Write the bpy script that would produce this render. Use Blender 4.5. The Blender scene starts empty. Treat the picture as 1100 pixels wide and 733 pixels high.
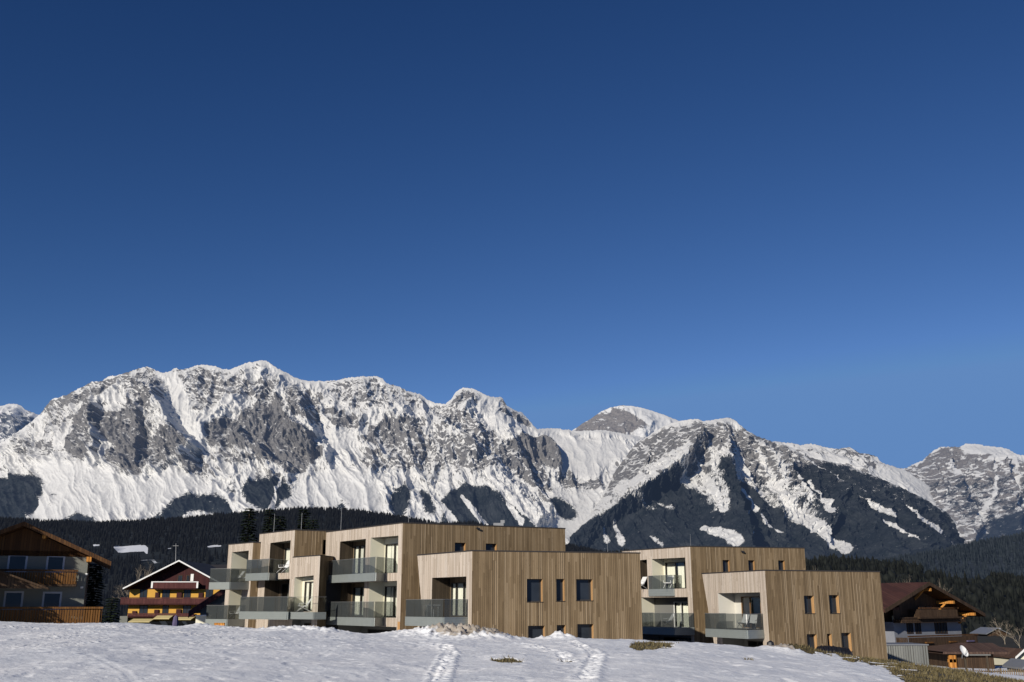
import bpy, math, random
import numpy as np
from mathutils import Vector, Matrix
from mathutils.geometry import tessellate_polygon

random.seed(7)
RNG = np.random.default_rng(11)
SC = bpy.context.scene
COL = SC.collection
PI = math.pi
R = math.radians

# ------------------------------------------------------------------ camera model
E = 1.7                    # eye height above the snow at the photographer's feet
F = 1069.0                 # focal length in photo pixels (1100 wide) = 35 mm lens
HOR = 650.0                # horizon row
PITCH = math.atan((HOR - 366.5) / F)
_s, _c = math.sin(PITCH), math.cos(PITCH)

def ray(px, py):
    a, b = px - 550.0, -(py - 366.5)
    return (a, -b * _s + F * _c, b * _c + F * _s)

def atY(px, py, Y):
    d = ray(px, py); k = Y / d[1]
    return Vector((d[0] * k, Y, E + d[2] * k))

def atZ(px, py, z):
    d = ray(px, py); k = (z - E) / d[2]
    return Vector((d[0] * k, d[1] * k, z))

# ------------------------------------------------------------------ helpers: materials
def new_mat(name):
    m = bpy.data.materials.new(name); m.use_nodes = True
    nt = m.node_tree; nt.nodes.clear()
    out = nt.nodes.new('ShaderNodeOutputMaterial')
    return m, nt, out

class NT:
    """tiny node-graph writer"""
    def __init__(self, nt): self.nt = nt
    def n(self, t, **kw):
        nd = self.nt.nodes.new(t)
        for k, v in kw.items(): setattr(nd, k, v)
        return nd
    def l(self, a, b): self.nt.links.new(a, b)
    def val(self, sock, v):
        if isinstance(v, bpy.types.NodeSocket): self.l(v, sock)
        else: sock.default_value = v
    def math(self, op, a, b=0.0, c=0.0, clamp=False):
        nd = self.n('ShaderNodeMath', operation=op, use_clamp=clamp)
        self.val(nd.inputs[0], a); self.val(nd.inputs[1], b); self.val(nd.inputs[2], c)
        return nd.outputs[0]
    def mix(self, f, a, b, mode='MIX'):
        nd = self.n('ShaderNodeMix', data_type='RGBA', blend_type=mode)
        self.val(nd.inputs[0], f); self.val(nd.inputs[6], a); self.val(nd.inputs[7], b)
        return nd.outputs[2]
    def ramp(self, f, stops, interp='LINEAR'):
        nd = self.n('ShaderNodeValToRGB'); cr = nd.color_ramp; cr.interpolation = interp
        while len(cr.elements) < len(stops): cr.elements.new(0.5)
        for e, (p, c) in zip(cr.elements, stops):
            e.position = p; e.color = c if len(c) == 4 else (*c, 1)
        self.val(nd.inputs[0], f)
        return nd.outputs[0]
    def noise(self, vec, scale, detail=3, rough=0.55, dims='3D'):
        nd = self.n('ShaderNodeTexNoise', noise_dimensions=dims)
        if vec is not None: self.l(vec, nd.inputs['Vector'])
        nd.inputs['Scale'].default_value = scale
        nd.inputs['Detail'].default_value = detail
        nd.inputs['Roughness'].default_value = rough
        return nd.outputs['Fac']
    def mapping(self, vec, scale=(1, 1, 1), rot=(0, 0, 0)):
        nd = self.n('ShaderNodeMapping'); self.l(vec, nd.inputs[0])
        nd.inputs['Scale'].default_value = scale; nd.inputs['Rotation'].default_value = rot
        return nd.outputs[0]
    def bump(self, h, strength=0.5, dist=0.02):
        nd = self.n('ShaderNodeBump'); self.val(nd.inputs['Height'], h)
        nd.inputs['Strength'].default_value = strength; nd.inputs['Distance'].default_value = dist
        return nd.outputs[0]
    def step(self, v, lo, hi):
        nd = self.n('ShaderNodeMapRange', interpolation_type='SMOOTHSTEP')
        self.val(nd.inputs[0], v); nd.inputs[1].default_value = lo; nd.inputs[2].default_value = hi
        return nd.outputs[0]
    def bsdf(self, col, rough=0.6, metal=0.0, normal=None, spec=0.5):
        nd = self.n('ShaderNodeBsdfPrincipled')
        self.val(nd.inputs['Base Color'], col); self.val(nd.inputs['Roughness'], rough)
        nd.inputs['Metallic'].default_value = metal
        nd.inputs['Specular IOR Level'].default_value = spec
        if normal is not None: self.l(normal, nd.inputs['Normal'])
        return nd

def c4(c): return (*c, 1.0) if len(c) == 3 else c

def mat_plain(name, col, rough=0.6, metal=0.0, var=0.18, scale=1.5, bump=0.15, spec=0.4):
    """painted / rendered surface with mottling and a faint relief"""
    m, nt, out = new_mat(name); g = NT(nt)
    tc = g.n('ShaderNodeTexCoord').outputs['Object']
    nz = g.noise(tc, scale, 5, 0.6)
    f = g.math('SUBTRACT', nz, 0.5); f = g.math('MULTIPLY', f, var * 2.5); f = g.math('ADD', f, 1.0)
    hs = g.n('ShaderNodeHueSaturation'); hs.inputs['Color'].default_value = c4(col); g.l(f, hs.inputs['Value'])
    nrm = g.bump(g.noise(tc, scale * 12, 3), bump, 0.01) if bump else None
    b = g.bsdf(hs.outputs[0], rough, metal, nrm, spec)
    g.l(b.outputs[0], out.inputs[0])
    return m

def mat_boards(name, c_dark, c_mid, c_light, width=0.145, weather=0.3, along='U'):
    """vertical timber cladding: one tone per board, streaks, dark joints"""
    m, nt, out = new_mat(name); g = NT(nt)
    uv = g.n('ShaderNodeUVMap').outputs[0]
    sp = g.n('ShaderNodeSeparateXYZ'); g.l(uv, sp.inputs[0])
    u, v = (sp.outputs[0], sp.outputs[1]) if along == 'U' else (sp.outputs[1], sp.outputs[0])
    ub = g.math('DIVIDE', u, width)
    idx = g.math('FLOOR', ub); fr = g.math('FRACT', ub)
    wn = g.n('ShaderNodeTexWhiteNoise', noise_dimensions='1D'); g.l(idx, wn.inputs['W'])
    idx2 = g.math('FLOOR', g.math('DIVIDE', u, width * 3.0))
    wn2 = g.n('ShaderNodeTexWhiteNoise', noise_dimensions='1D'); g.l(g.math('ADD', idx2, 77.3), wn2.inputs['W'])
    # board joints: each board has its own butt joint height
    jv = g.math('ADD', g.math('DIVIDE', v, 3.9), g.math('MULTIPLY', wn.outputs['Value'], 7.0))
    jidx = g.math('FLOOR', jv)
    wn3 = g.n('ShaderNodeTexWhiteNoise', noise_dimensions='2D')
    cmb = g.n('ShaderNodeCombineXYZ'); g.l(idx, cmb.inputs[0]); g.l(jidx, cmb.inputs[1]); g.l(cmb.outputs[0], wn3.inputs['Vector'])
    st = g.n('ShaderNodeCombineXYZ'); g.l(g.math('MULTIPLY', u, 30.0), st.inputs[0]); g.l(g.math('MULTIPLY', v, 0.9), st.inputs[1])
    streak = g.noise(st.outputs[0], 1.0, 4, 0.6)
    st2 = g.n('ShaderNodeCombineXYZ'); g.l(g.math('MULTIPLY', u, 0.9), st2.inputs[0]); g.l(g.math('MULTIPLY', v, 0.35), st2.inputs[1])
    big = g.noise(st2.outputs[0], 1.0, 4, 0.6)
    t = g.math('MULTIPLY', wn3.outputs['Value'], 0.42)
    t = g.math('ADD', t, g.math('MULTIPLY', wn2.outputs['Value'], 0.16))
    t = g.math('ADD', t, g.math('MULTIPLY', streak, 0.42))
    t = g.math('ADD', t, g.math('MULTIPLY', g.math('SUBTRACT', big, 0.5), weather * 2))
    col = g.ramp(t, [(0.12, c_dark), (0.5, c_mid), (0.88, c_light)])
    kn = g.n('ShaderNodeTexVoronoi'); st3 = g.n('ShaderNodeCombineXYZ')
    g.l(g.math('MULTIPLY', u, 7.0), st3.inputs[0]); g.l(g.math('MULTIPLY', v, 2.0), st3.inputs[1]); g.l(st3.outputs[0], kn.inputs['Vector'])
    kn.inputs['Scale'].default_value = 1.0
    knot = g.math('SUBTRACT', 1.0, g.step(kn.outputs['Distance'], 0.05, 0.16))
    col = g.mix(g.math('MULTIPLY', knot, 0.45), col, (0.05, 0.03, 0.016, 1))
    gap = g.math('LESS_THAN', fr, g.math('ADD', 0.05, g.math('MULTIPLY', g.math('POWER', wn2.outputs['Value'], 2.0), 0.22)))
    col = g.mix(g.math('MULTIPLY', gap, 0.75), col, (0.02, 0.014, 0.01, 1))
    h = g.math('ADD', g.math('MULTIPLY', gap, -1.0), g.math('MULTIPLY', wn3.outputs['Value'], 0.5))
    b = g.bsdf(col, 0.78, 0, g.bump(h, 0.9, 0.02), 0.25)
    g.l(b.outputs[0], out.inputs[0])
    return m

def mat_glass(name, tint, diffuse, dmix, rough=0.02, refl=1.0):
    m, nt, out = new_mat(name); g = NT(nt)
    tr = g.n('ShaderNodeBsdfTransparent'); tr.inputs[0].default_value = c4(tint)
    df = g.n('ShaderNodeBsdfDiffuse'); df.inputs[0].default_value = c4(diffuse)
    gl = g.n('ShaderNodeBsdfGlossy'); gl.inputs['Roughness'].default_value = rough
    m1 = g.n('ShaderNodeMixShader'); m1.inputs[0].default_value = dmix
    g.l(tr.outputs[0], m1.inputs[1]); g.l(df.outputs[0], m1.inputs[2])
    fr = g.n('ShaderNodeFresnel'); fr.inputs[0].default_value = 1.5
    tc = g.n('ShaderNodeTexCoord').outputs['Object']
    g.l(g.bump(g.noise(tc, 0.9, 1), 0.03, 0.05), gl.inputs['Normal'])
    m2 = g.n('ShaderNodeMixShader'); g.l(g.math('MULTIPLY', fr.outputs[0], refl), m2.inputs[0])
    g.l(m1.outputs[0], m2.inputs[1]); g.l(gl.outputs[0], m2.inputs[2])
    g.l(m2.outputs[0], out.inputs[0])
    return m

def mat_darkglass(name, col=(0.012, 0.015, 0.02)):
    m, nt, out = new_mat(name); g = NT(nt)
    tc = g.n('ShaderNodeTexCoord').outputs['Object']
    nz = g.noise(tc, 1.1, 3)
    colr = g.mix(nz, c4(col), c4(tuple(x * 2.6 for x in col)))
    b = g.bsdf(colr, 0.05, 0, g.bump(g.noise(tc, 0.7, 1), 0.05, 0.05), 0.28)
    g.l(b.outputs[0], out.inputs[0])
    return m

M = {}
M['larch_pale'] = mat_boards('larch_pale', (0.33, 0.27, 0.21), (0.49, 0.415, 0.34), (0.63, 0.555, 0.475), 0.125, 0.14)
M['larch_brown'] = mat_boards('larch_brown', (0.090, 0.060, 0.031), (0.200, 0.142, 0.080), (0.310, 0.233, 0.146), 0.125, 0.22)
M['larch_dark'] = mat_boards('larch_dark', (0.03, 0.022, 0.015), (0.06, 0.045, 0.03), (0.10, 0.075, 0.05), 0.15, 0.2)
M['fresh_wood'] = mat_boards('fresh_wood', (0.34, 0.17, 0.06), (0.48, 0.27, 0.11), (0.60, 0.37, 0.18), 0.12, 0.1)
M['cream'] = mat_plain('cream_render', (0.72, 0.69, 0.55), 0.8, var=0.05)
M['offwhite'] = mat_plain('offwhite_render', (0.62, 0.60, 0.54), 0.8, var=0.06)
M['grey_render'] = mat_plain('grey_render', (0.16, 0.16, 0.15), 0.85, var=0.1)
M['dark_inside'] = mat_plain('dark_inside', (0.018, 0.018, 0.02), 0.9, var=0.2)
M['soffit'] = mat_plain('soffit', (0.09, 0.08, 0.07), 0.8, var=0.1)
M['fascia'] = mat_plain('fascia_metal', (0.27, 0.295, 0.285), 0.42, 0.25, var=0.10, scale=2.5, bump=0.05)
M['membrane'] = mat_plain('roof_membrane', (0.035, 0.03, 0.028), 0.7, var=0.2)
M['dark_metal'] = mat_plain('dark_metal', (0.03, 0.03, 0.033), 0.45, 0.4, var=0.1)
M['frame'] = mat_plain('window_frame', (0.05, 0.045, 0.04), 0.5, var=0.1)
M['frame_wood'] = mat_boards('frame_wood', (0.22, 0.12, 0.05), (0.30, 0.17, 0.08), (0.38, 0.23, 0.11), 0.08, 0.1)
M['curtain'] = mat_plain('curtain', (0.86, 0.84, 0.74), 0.9, var=0.08, scale=3)
M['sheer'] = mat_plain('sheer_curtain', (0.66, 0.65, 0.58), 0.9, var=0.08, scale=3)
M['glass_rail'] = mat_glass('rail_glass', (0.50, 0.53, 0.53), (0.085, 0.095, 0.097), 0.46, 0.05, 0.5)
M['glass_pane'] = mat_glass('pane_glass', (0.95, 0.97, 0.95), (0.05, 0.05, 0.05), 0.04, 0.01, 1.0)
M['glass_dark'] = mat_darkglass('dark_glass')
M['white_paint'] = mat_plain('white_paint', (0.72, 0.72, 0.70), 0.45, var=0.05)
M['steel'] = mat_plain('steel', (0.24, 0.245, 0.25), 0.45, 0.4, var=0.1)
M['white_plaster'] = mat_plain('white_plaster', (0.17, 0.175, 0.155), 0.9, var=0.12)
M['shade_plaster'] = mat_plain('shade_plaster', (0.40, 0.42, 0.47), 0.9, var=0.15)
M['yellow'] = mat_plain('yellow_plaster', (0.56, 0.31, 0.055), 0.9, var=0.08)
M['maroon'] = mat_boards('maroon_boards', (0.030, 0.007, 0.008), (0.048, 0.011, 0.012), (0.07, 0.018, 0.018), 0.2, 0.2)
M['maroon_rail'] = mat_boards('maroon_rail', (0.050, 0.014, 0.014), (0.080, 0.024, 0.023), (0.12, 0.04, 0.038), 0.18, 0.2)
M['chalet_wood'] = mat_boards('chalet_wood', (0.05, 0.022, 0.008), (0.085, 0.038, 0.013), (0.13, 0.063, 0.022), 0.18, 0.25)
M['balcony_wood'] = mat_boards('balcony_wood', (0.085, 0.036, 0.009), (0.145, 0.064, 0.015), (0.21, 0.098, 0.025), 0.16, 0.2)
M['old_wood'] = mat_boards('old_wood', (0.03, 0.018, 0.010), (0.055, 0.032, 0.018), (0.09, 0.055, 0.03), 0.2, 0.25)
M['orange_wood'] = mat_boards('orange_wood', (0.38, 0.15, 0.03), (0.55, 0.24, 0.05), (0.68, 0.33, 0.08), 0.2, 0.1)
M['tile_brown'] = mat_boards('roof_tile_brown', (0.055, 0.032, 0.024), (0.085, 0.050, 0.038), (0.12, 0.075, 0.055), 0.3, 0.2)
M['tile_red'] = mat_boards('roof_tile_red', (0.045, 0.018, 0.014), (0.065, 0.026, 0.020), (0.09, 0.038, 0.028), 0.3, 0.2)
M['corrugated'] = mat_boards('corrugated', (0.14, 0.145, 0.14), (0.18, 0.185, 0.175), (0.23, 0.235, 0.22), 0.22, 0.1)
M['tarp'] = mat_plain('black_tarp', (0.010, 0.010, 0.013), 0.45, var=0.4, scale=3, bump=0.6)
M['violet'] = mat_plain('violet_cloth', (0.10, 0.085, 0.16), 0.9, var=0.15)
M['beige'] = mat_plain('beige_cloth', (0.60, 0.50, 0.24), 0.9, var=0.15, scale=2)
M['stone'] = mat_plain('rubble_stone', (0.22, 0.19, 0.15), 0.9, var=0.5, scale=2, bump=0.6)

def mat_bark(name, col):
    m, nt, out = new_mat(name); g = NT(nt)
    tc = g.n('ShaderNodeTexCoord').outputs['Object']
    nz = g.noise(g.mapping(tc, (6, 6, 1.2)), 2.0, 5)
    col_ = g.mix(nz, c4(tuple(x * .5 for x in col)), c4(tuple(x * 1.5 for x in col)))
    b = g.bsdf(col_, 0.9, 0, g.bump(nz, 0.6, 0.05), 0.2); g.l(b.outputs[0], out.inputs[0]); return m
M['bark'] = mat_bark('bark', (0.09, 0.065, 0.045))
M['bark_pale'] = mat_bark('bark_pale', (0.26, 0.22, 0.17))

def mat_leaf(name, a, b_, haze=(0, 0, 0)):
    m, nt, out = new_mat(name); g = NT(nt)
    tc = g.n('ShaderNodeTexCoord').outputs['Object']
    oi = g.n('ShaderNodeNewGeometry').outputs['Random Per Island']
    nz = g.noise(tc, 0.6, 4)
    f = g.math('ADD', g.math('MULTIPLY', oi, 0.5), g.math('MULTIPLY', nz, 0.5))
    col = g.ramp(f, [(0.2, a), (0.8, b_)])
    b = g.bsdf(col, 0.75, 0, None, 0.15)
    if any(haze):
        b.inputs['Emission Color'].default_value = c4(haze); b.inputs['Emission Strength'].default_value = 1.0  # haze painted as a weak glow of the foliage
    g.l(b.outputs[0], out.inputs[0]); return m
M['needles'] = mat_leaf('needles', (0.006, 0.010, 0.006), (0.028, 0.040, 0.020))
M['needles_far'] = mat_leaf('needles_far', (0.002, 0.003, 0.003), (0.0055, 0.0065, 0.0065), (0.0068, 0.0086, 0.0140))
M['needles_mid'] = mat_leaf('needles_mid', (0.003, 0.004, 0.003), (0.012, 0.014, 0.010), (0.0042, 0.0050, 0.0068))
M['straw'] = mat_leaf('straw', (0.09, 0.070, 0.032), (0.20, 0.165, 0.085))

# ------------------------------------------------------------------ helpers: geometry
class MB:
    """collects polygons (with UVs in metres and material slots) and links them as one mesh object"""
    def __init__(self): self.v = []; self.f = []; self.uv = []; self.mi = []; self.mats = []
    def slot(self, m):
        if m not in self.mats: self.mats.append(m)
        return self.mats.index(m)
    def poly(self, pts, mat=0, uv=None):
        i0 = len(self.v); pts = [Vector(p) for p in pts]
        self.v.extend(pts); self.f.append(list(range(i0, i0 + len(pts))))
        if uv is None:
            n = Vector((0, 0, 0))
            for k in range(len(pts)):
                a, b = pts[k], pts[(k + 1) % len(pts)]; n += a.cross(b)
            n = n.normalized() if n.length > 1e-9 else Vector((0, 0, 1))
            if abs(n.z) > 0.9: tu = Vector((1, 0, 0))
            else: tu = Vector((-n.y, n.x, 0)).normalized()
            tv = n.cross(tu)
            uv = [(p.dot(tu), p.dot(tv)) for p in pts]
        self.uv.extend(uv); self.mi.append(mat)
    def box(self, o, ax, ay, az, mat=0):
        """o corner, ax/ay/az edge vectors"""
        o, ax, ay, az = map(Vector, (o, ax, ay, az))
        p = [o, o + ax, o + ax + ay, o + ay]; q = [x + az for x in p]
        for f in ([p[3], p[2], p[1], p[0]], [q[0], q[1], q[2], q[3]], [p[0], p[1], q[1], q[0]], [p[1], p[2], q[2], q[1]],
                  [p[2], p[3], q[3], q[2]], [p[3], p[0], q[0], q[3]]): self.poly(f, mat)
    def cbox(self, c, sx, sy, sz, rz=0.0, mat=0):
        ca, sa = math.cos(rz), math.sin(rz)
        ax = Vector((ca * sx, sa * sx, 0)); ay = Vector((-sa * sy, ca * sy, 0)); az = Vector((0, 0, sz))
        self.box(Vector(c) - ax / 2 - ay / 2 - az / 2, ax, ay, az, mat)
    def prism(self, poly, z0, z1, mat=0, top=None):
        n = len(poly)
        lo = [Vector((p[0], p[1], z0)) for p in poly]; hi = [Vector((p[0], p[1], z1)) for p in poly]
        self.poly(list(reversed(lo)), mat); self.poly(hi, mat if top is None else top)
        for k in range(n):
            j = (k + 1) % n; self.poly([lo[k], lo[j], hi[j], hi[k]], mat)
    def bar(self, a, b, w, h=None, mat=0, up=(0, 0, 1)):
        a, b = Vector(a), Vector(b); h = h or w; d = b - a
        if d.length < 1e-6: return
        u = Vector(up)
        if abs(d.normalized().dot(u)) > 0.98: u = Vector((0, 1, 0))
        s = d.cross(u).normalized(); t = s.cross(d).normalized()
        self.box(a - s * w / 2 - t * h / 2, d, s * w, t * h, mat)
    def tube(self, pts, rad, seg=6, mat=0, cap=True):
        pts = [Vector(p) for p in pts]; rr = rad if hasattr(rad, '__len__') else [rad] * len(pts)
        rings = []
        for k, p in enumerate(pts):
            d = (pts[min(k + 1, len(pts) - 1)] - pts[max(k - 1, 0)]).normalized()
            u = Vector((0, 0, 1)) if abs(d.z) < 0.9 else Vector((1, 0, 0))
            s = d.cross(u).normalized(); t = s.cross(d).normalized()
            rings.append([p + (s * math.cos(2 * PI * j / seg) + t * math.sin(2 * PI * j / seg)) * rr[k] for j in range(seg)])
        for k in range(len(pts) - 1):
            for j in range(seg):
                i = (j + 1) % seg
                self.poly([rings[k][j], rings[k][i], rings[k + 1][i], rings[k + 1][j]], mat)
        if cap:
            self.poly(rings[0], mat); self.poly(list(reversed(rings[-1])), mat)
    def build(self, name, mats, parent=None, smooth=False):
        if not isinstance(mats, (list, tuple)): mats = [mats]
        off = world_loc(parent) if parent is not None else Vector((0, 0, 0))
        me = bpy.data.meshes.new(name)
        me.from_pydata([v - off for v in self.v], [], self.f)
        for m in mats: me.materials.append(m)
        me.polygons.foreach_set('material_index', self.mi)
        if smooth: me.polygons.foreach_set('use_smooth', [True] * len(me.polygons))
        ul = me.uv_layers.new(name='UVMap')
        ul.data.foreach_set('uv', np.array(self.uv, dtype=np.float32).ravel())
        me.update()
        o = bpy.data.objects.new(name, me); COL.objects.link(o)
        if parent is not None: o.parent = parent
        return o

LOC = {}
def world_loc(o):
    p = Vector((0, 0, 0))
    while o is not None:
        p += Vector(o.location); o = o.parent
    return p

def tag(o, label=None, cat=None, group=None, kind=None):
    if label: o['label'] = label
    if cat: o['category'] = cat
    if group: o['group'] = group
    if kind: o['kind'] = kind
    return o

def thing(name, loc, label, cat, group=None, rz=0.0):
    o = bpy.data.objects.new(name, None); COL.objects.link(o)
    o.location = loc; o.rotation_euler = (0, 0, rz); o.empty_display_size = 0.3
    return tag(o, label, cat, group)

def copy_tree(o, parent=None):
    c = o.copy(); COL.objects.link(c)
    if parent is not None: c.parent = parent
    for ch in list(o.children): copy_tree(ch, c)
    return c

# ------------------------------------------------------------------ numpy noise
_perm = np.random.default_rng(5).permutation(4096)
_grad = np.random.default_rng(6).uniform(0, 2 * PI, 4096)
_gx, _gy = np.cos(_grad), np.sin(_grad)
def perlin(x, y):
    xi = np.floor(x).astype(np.int64); yi = np.floor(y).astype(np.int64)
    xf, yf = x - xi, y - yi
    u = xf * xf * xf * (xf * (xf * 6 - 15) + 10); v = yf * yf * yf * (yf * (yf * 6 - 15) + 10)
    def g(ix, iy, dx, dy):
        h = _perm[(_perm[ix & 4095] + iy) & 4095]
        return _gx[h] * dx + _gy[h] * dy
    a = g(xi, yi, xf, yf); b = g(xi + 1, yi, xf - 1, yf); c = g(xi, yi + 1, xf, yf - 1); d = g(xi + 1, yi + 1, xf - 1, yf - 1)
    return ((a + (b - a) * u) + ((c + (d - c) * u) - (a + (b - a) * u)) * v) * 1.41
def fbm(x, y, oct=5, gain=0.5, seed=0.0):
    s = 0; a = 1.0; t = 0
    for k in range(oct):
        s = s + a * perlin(x + seed + 17.3 * k, y - seed + 9.1 * k); t += a; a *= gain; x = x * 2.03; y = y * 2.03
    return s / t
def ridged(x, y, oct=5, gain=0.5, seed=0.0):
    s = 0; a = 1.0; t = 0; w = 1.0
    for k in range(oct):
        r = (1 - np.abs(perlin(x + seed + 31.7 * k, y + seed * 1.3 + 5.9 * k)) * 1.7); r = np.clip(r, 0, 1) ** 2
        s = s + a * r * w; w = np.clip(r * 1.6, 0, 1); t += a; a *= gain; x = x * 2.1; y = y * 2.1
    return s / t
def sstep(x, a, b):
    t = np.clip((x - a) / (b - a), 0, 1); return t * t * (3 - 2 * t)
def inpoly(x, y, poly):
    ins = np.zeros(x.shape, bool); n = len(poly)
    for i in range(n):
        x0, y0 = poly[i]; x1, y1 = poly[(i + 1) % n]
        if y0 == y1: continue
        c = ((y0 > y) != (y1 > y)) & (x < (x1 - x0) * (y - y0) / (y1 - y0) + x0)
        ins ^= c
    return ins
def dist_line(x, y, pts):
    """distance to a polyline and the running fraction along it"""
    best = np.full(x.shape, 1e9); frac = np.zeros(x.shape)
    n = len(pts) - 1
    for k in range(n):
        ax, ay = pts[k]; bx, by = pts[k + 1]; dx, dy = bx - ax, by - ay
        t = np.clip(((x - ax) * dx + (y - ay) * dy) / (dx * dx + dy * dy), 0, 1)
        d = np.hypot(x - ax - t * dx, y - ay - t * dy)
        m = d < best; best = np.where(m, d, best); frac = np.where(m, (k + t) / n, frac)
    return best, frac

def grid_mesh(name, P, mat, attrs=None, smooth=True):
    """P: (rows, cols, 3) -> mesh with optional float attributes"""
    nr, nc = P.shape[:2]
    me = bpy.data.meshes.new(name)
    me.vertices.add(nr * nc); me.vertices.foreach_set('co', P.reshape(-1).astype(np.float32))
    idx = np.arange(nr * nc).reshape(nr, nc)
    q = np.stack([idx[:-1, :-1], idx[:-1, 1:], idx[1:, 1:], idx[1:, :-1]], -1).reshape(-1, 4)
    me.loops.add(q.size); me.loops.foreach_set('vertex_index', q.ravel().astype(np.int32))
    me.polygons.add(len(q)); me.polygons.foreach_set('loop_start', (np.arange(len(q)) * 4).astype(np.int32))
    me.polygons.foreach_set('loop_total', np.full(len(q), 4, np.int32))
    if smooth: me.polygons.foreach_set('use_smooth', np.ones(len(q), bool))
    me.update(calc_edges=True)
    for k, a in (attrs or {}).items():
        at = me.attributes.new(k, 'FLOAT', 'POINT'); at.data.foreach_set('value', a.ravel().astype(np.float32))
    me.materials.append(mat)
    o = bpy.data.objects.new(name, me); COL.objects.link(o)
    return o
#@@SPLIT
# ================================================================== mountains
def mat_mountain(name, haze, hz=1.0, rock=(0.15, 0.15, 0.155), rock2=(0.27, 0.255, 0.235), scale=1.0):
    m, nt, out = new_mat(name); g = NT(nt)
    tc = g.n('ShaderNodeTexCoord').outputs['Object']
    ar = g.n('ShaderNodeAttribute', attribute_name='rock').outputs['Fac']
    af = g.n('ShaderNodeAttribute', attribute_name='forest').outputs['Fac']
    st = g.mapping(tc, (1.0, 1.0, 0.6))
    n1 = g.noise(st, 0.009 * scale, 7, 0.62)
    n2 = g.noise(st, 0.045 * scale, 5, 0.7)
    rk = g.math('ADD', ar, g.math('MULTIPLY', g.math('SUBTRACT', n1, 0.5), 0.85))
    rk = g.math('ADD', rk, g.math('MULTIPLY', g.math('SUBTRACT', n2, 0.5), 0.42))
    rk = g.step(rk, 0.40, 0.58)
    strata = g.math('ADD', g.math('MULTIPLY', g.noise(g.mapping(tc, (0.25, 0.25, 1.6), (0.12, 0.06, 0)), 0.03 * scale, 5, 0.65), .5), g.math('MULTIPLY', g.noise(g.mapping(tc, (1.5, 1.0, 0.22), (0, 0.08, 0)), 0.03 * scale, 5, 0.7), .5))
    rcol = g.mix(g.step(strata, 0.28, 0.72), c4(rock), c4(rock2))
    rcol = g.mix(g.math('MULTIPLY', g.step(n2, 0.25, 0.6), 0.5), g.mix(0.55, rcol, (0.05, 0.05, 0.055, 1)), rcol)
    scol = g.mix(n1, (0.50, 0.50, 0.49, 1), (0.62, 0.607, 0.58, 1))
    col = g.mix(rk, scol, rcol)
    # forest seen from kilometres away: dark with grey bare patches and snow showing between the trees
    n3 = g.noise(g.mapping(tc, (1, 1, 0.45)), 0.055 * scale, 4, 0.75)
    n4 = g.noise(tc, 0.006 * scale, 5, 0.6)
    fo = g.math('ADD', af, g.math('MULTIPLY', g.math('SUBTRACT', n3, 0.5), 1.25))
    fo = g.math('ADD', fo, g.math('MULTIPLY', g.math('SUBTRACT', n4, 0.5), 0.45))
    fo = g.step(fo, 0.40, 0.58)
    fcol = g.mix(g.step(n4, 0.35, 0.75), (0.008, 0.011, 0.012, 1), (0.030, 0.034, 0.036, 1))
    fcol = g.mix(g.math('MULTIPLY', g.step(n3, 0.45, 0.8), 0.6), fcol, (0.06, 0.062, 0.066, 1))
    col = g.mix(fo, col, fcol)
    nrm = g.bump(g.math('ADD', g.math('MULTIPLY', n1, g.math('ADD', 14.0, g.math('MULTIPLY', rk, 50.0))), g.math('MULTIPLY', n2, g.math('ADD', 2.0, g.math('MULTIPLY', rk, 24.0)))), 0.55, 1.0)
    b = g.bsdf(col, 0.9, 0, nrm, 0.05)
    # aerial perspective painted as a faint blue glow of the surface itself
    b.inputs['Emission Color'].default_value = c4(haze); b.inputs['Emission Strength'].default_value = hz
    g.l(b.outputs[0], out.inputs[0])
    return m

def soft(m, k=4):
    m = m.astype(np.float64)
    for ax in (0, 1):
        for _ in range(2):
            c = np.cumsum(np.concatenate([np.repeat(np.take(m, [0], ax), k + 1, ax), m, np.repeat(np.take(m, [-1], ax), k, ax)], ax), axis=ax)
            n = m.shape[ax]; w_ = 2 * k + 1
            m = (np.take(c, range(w_, w_ + n), ax) - np.take(c, range(0, n), ax)) / w_
    return m

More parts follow.
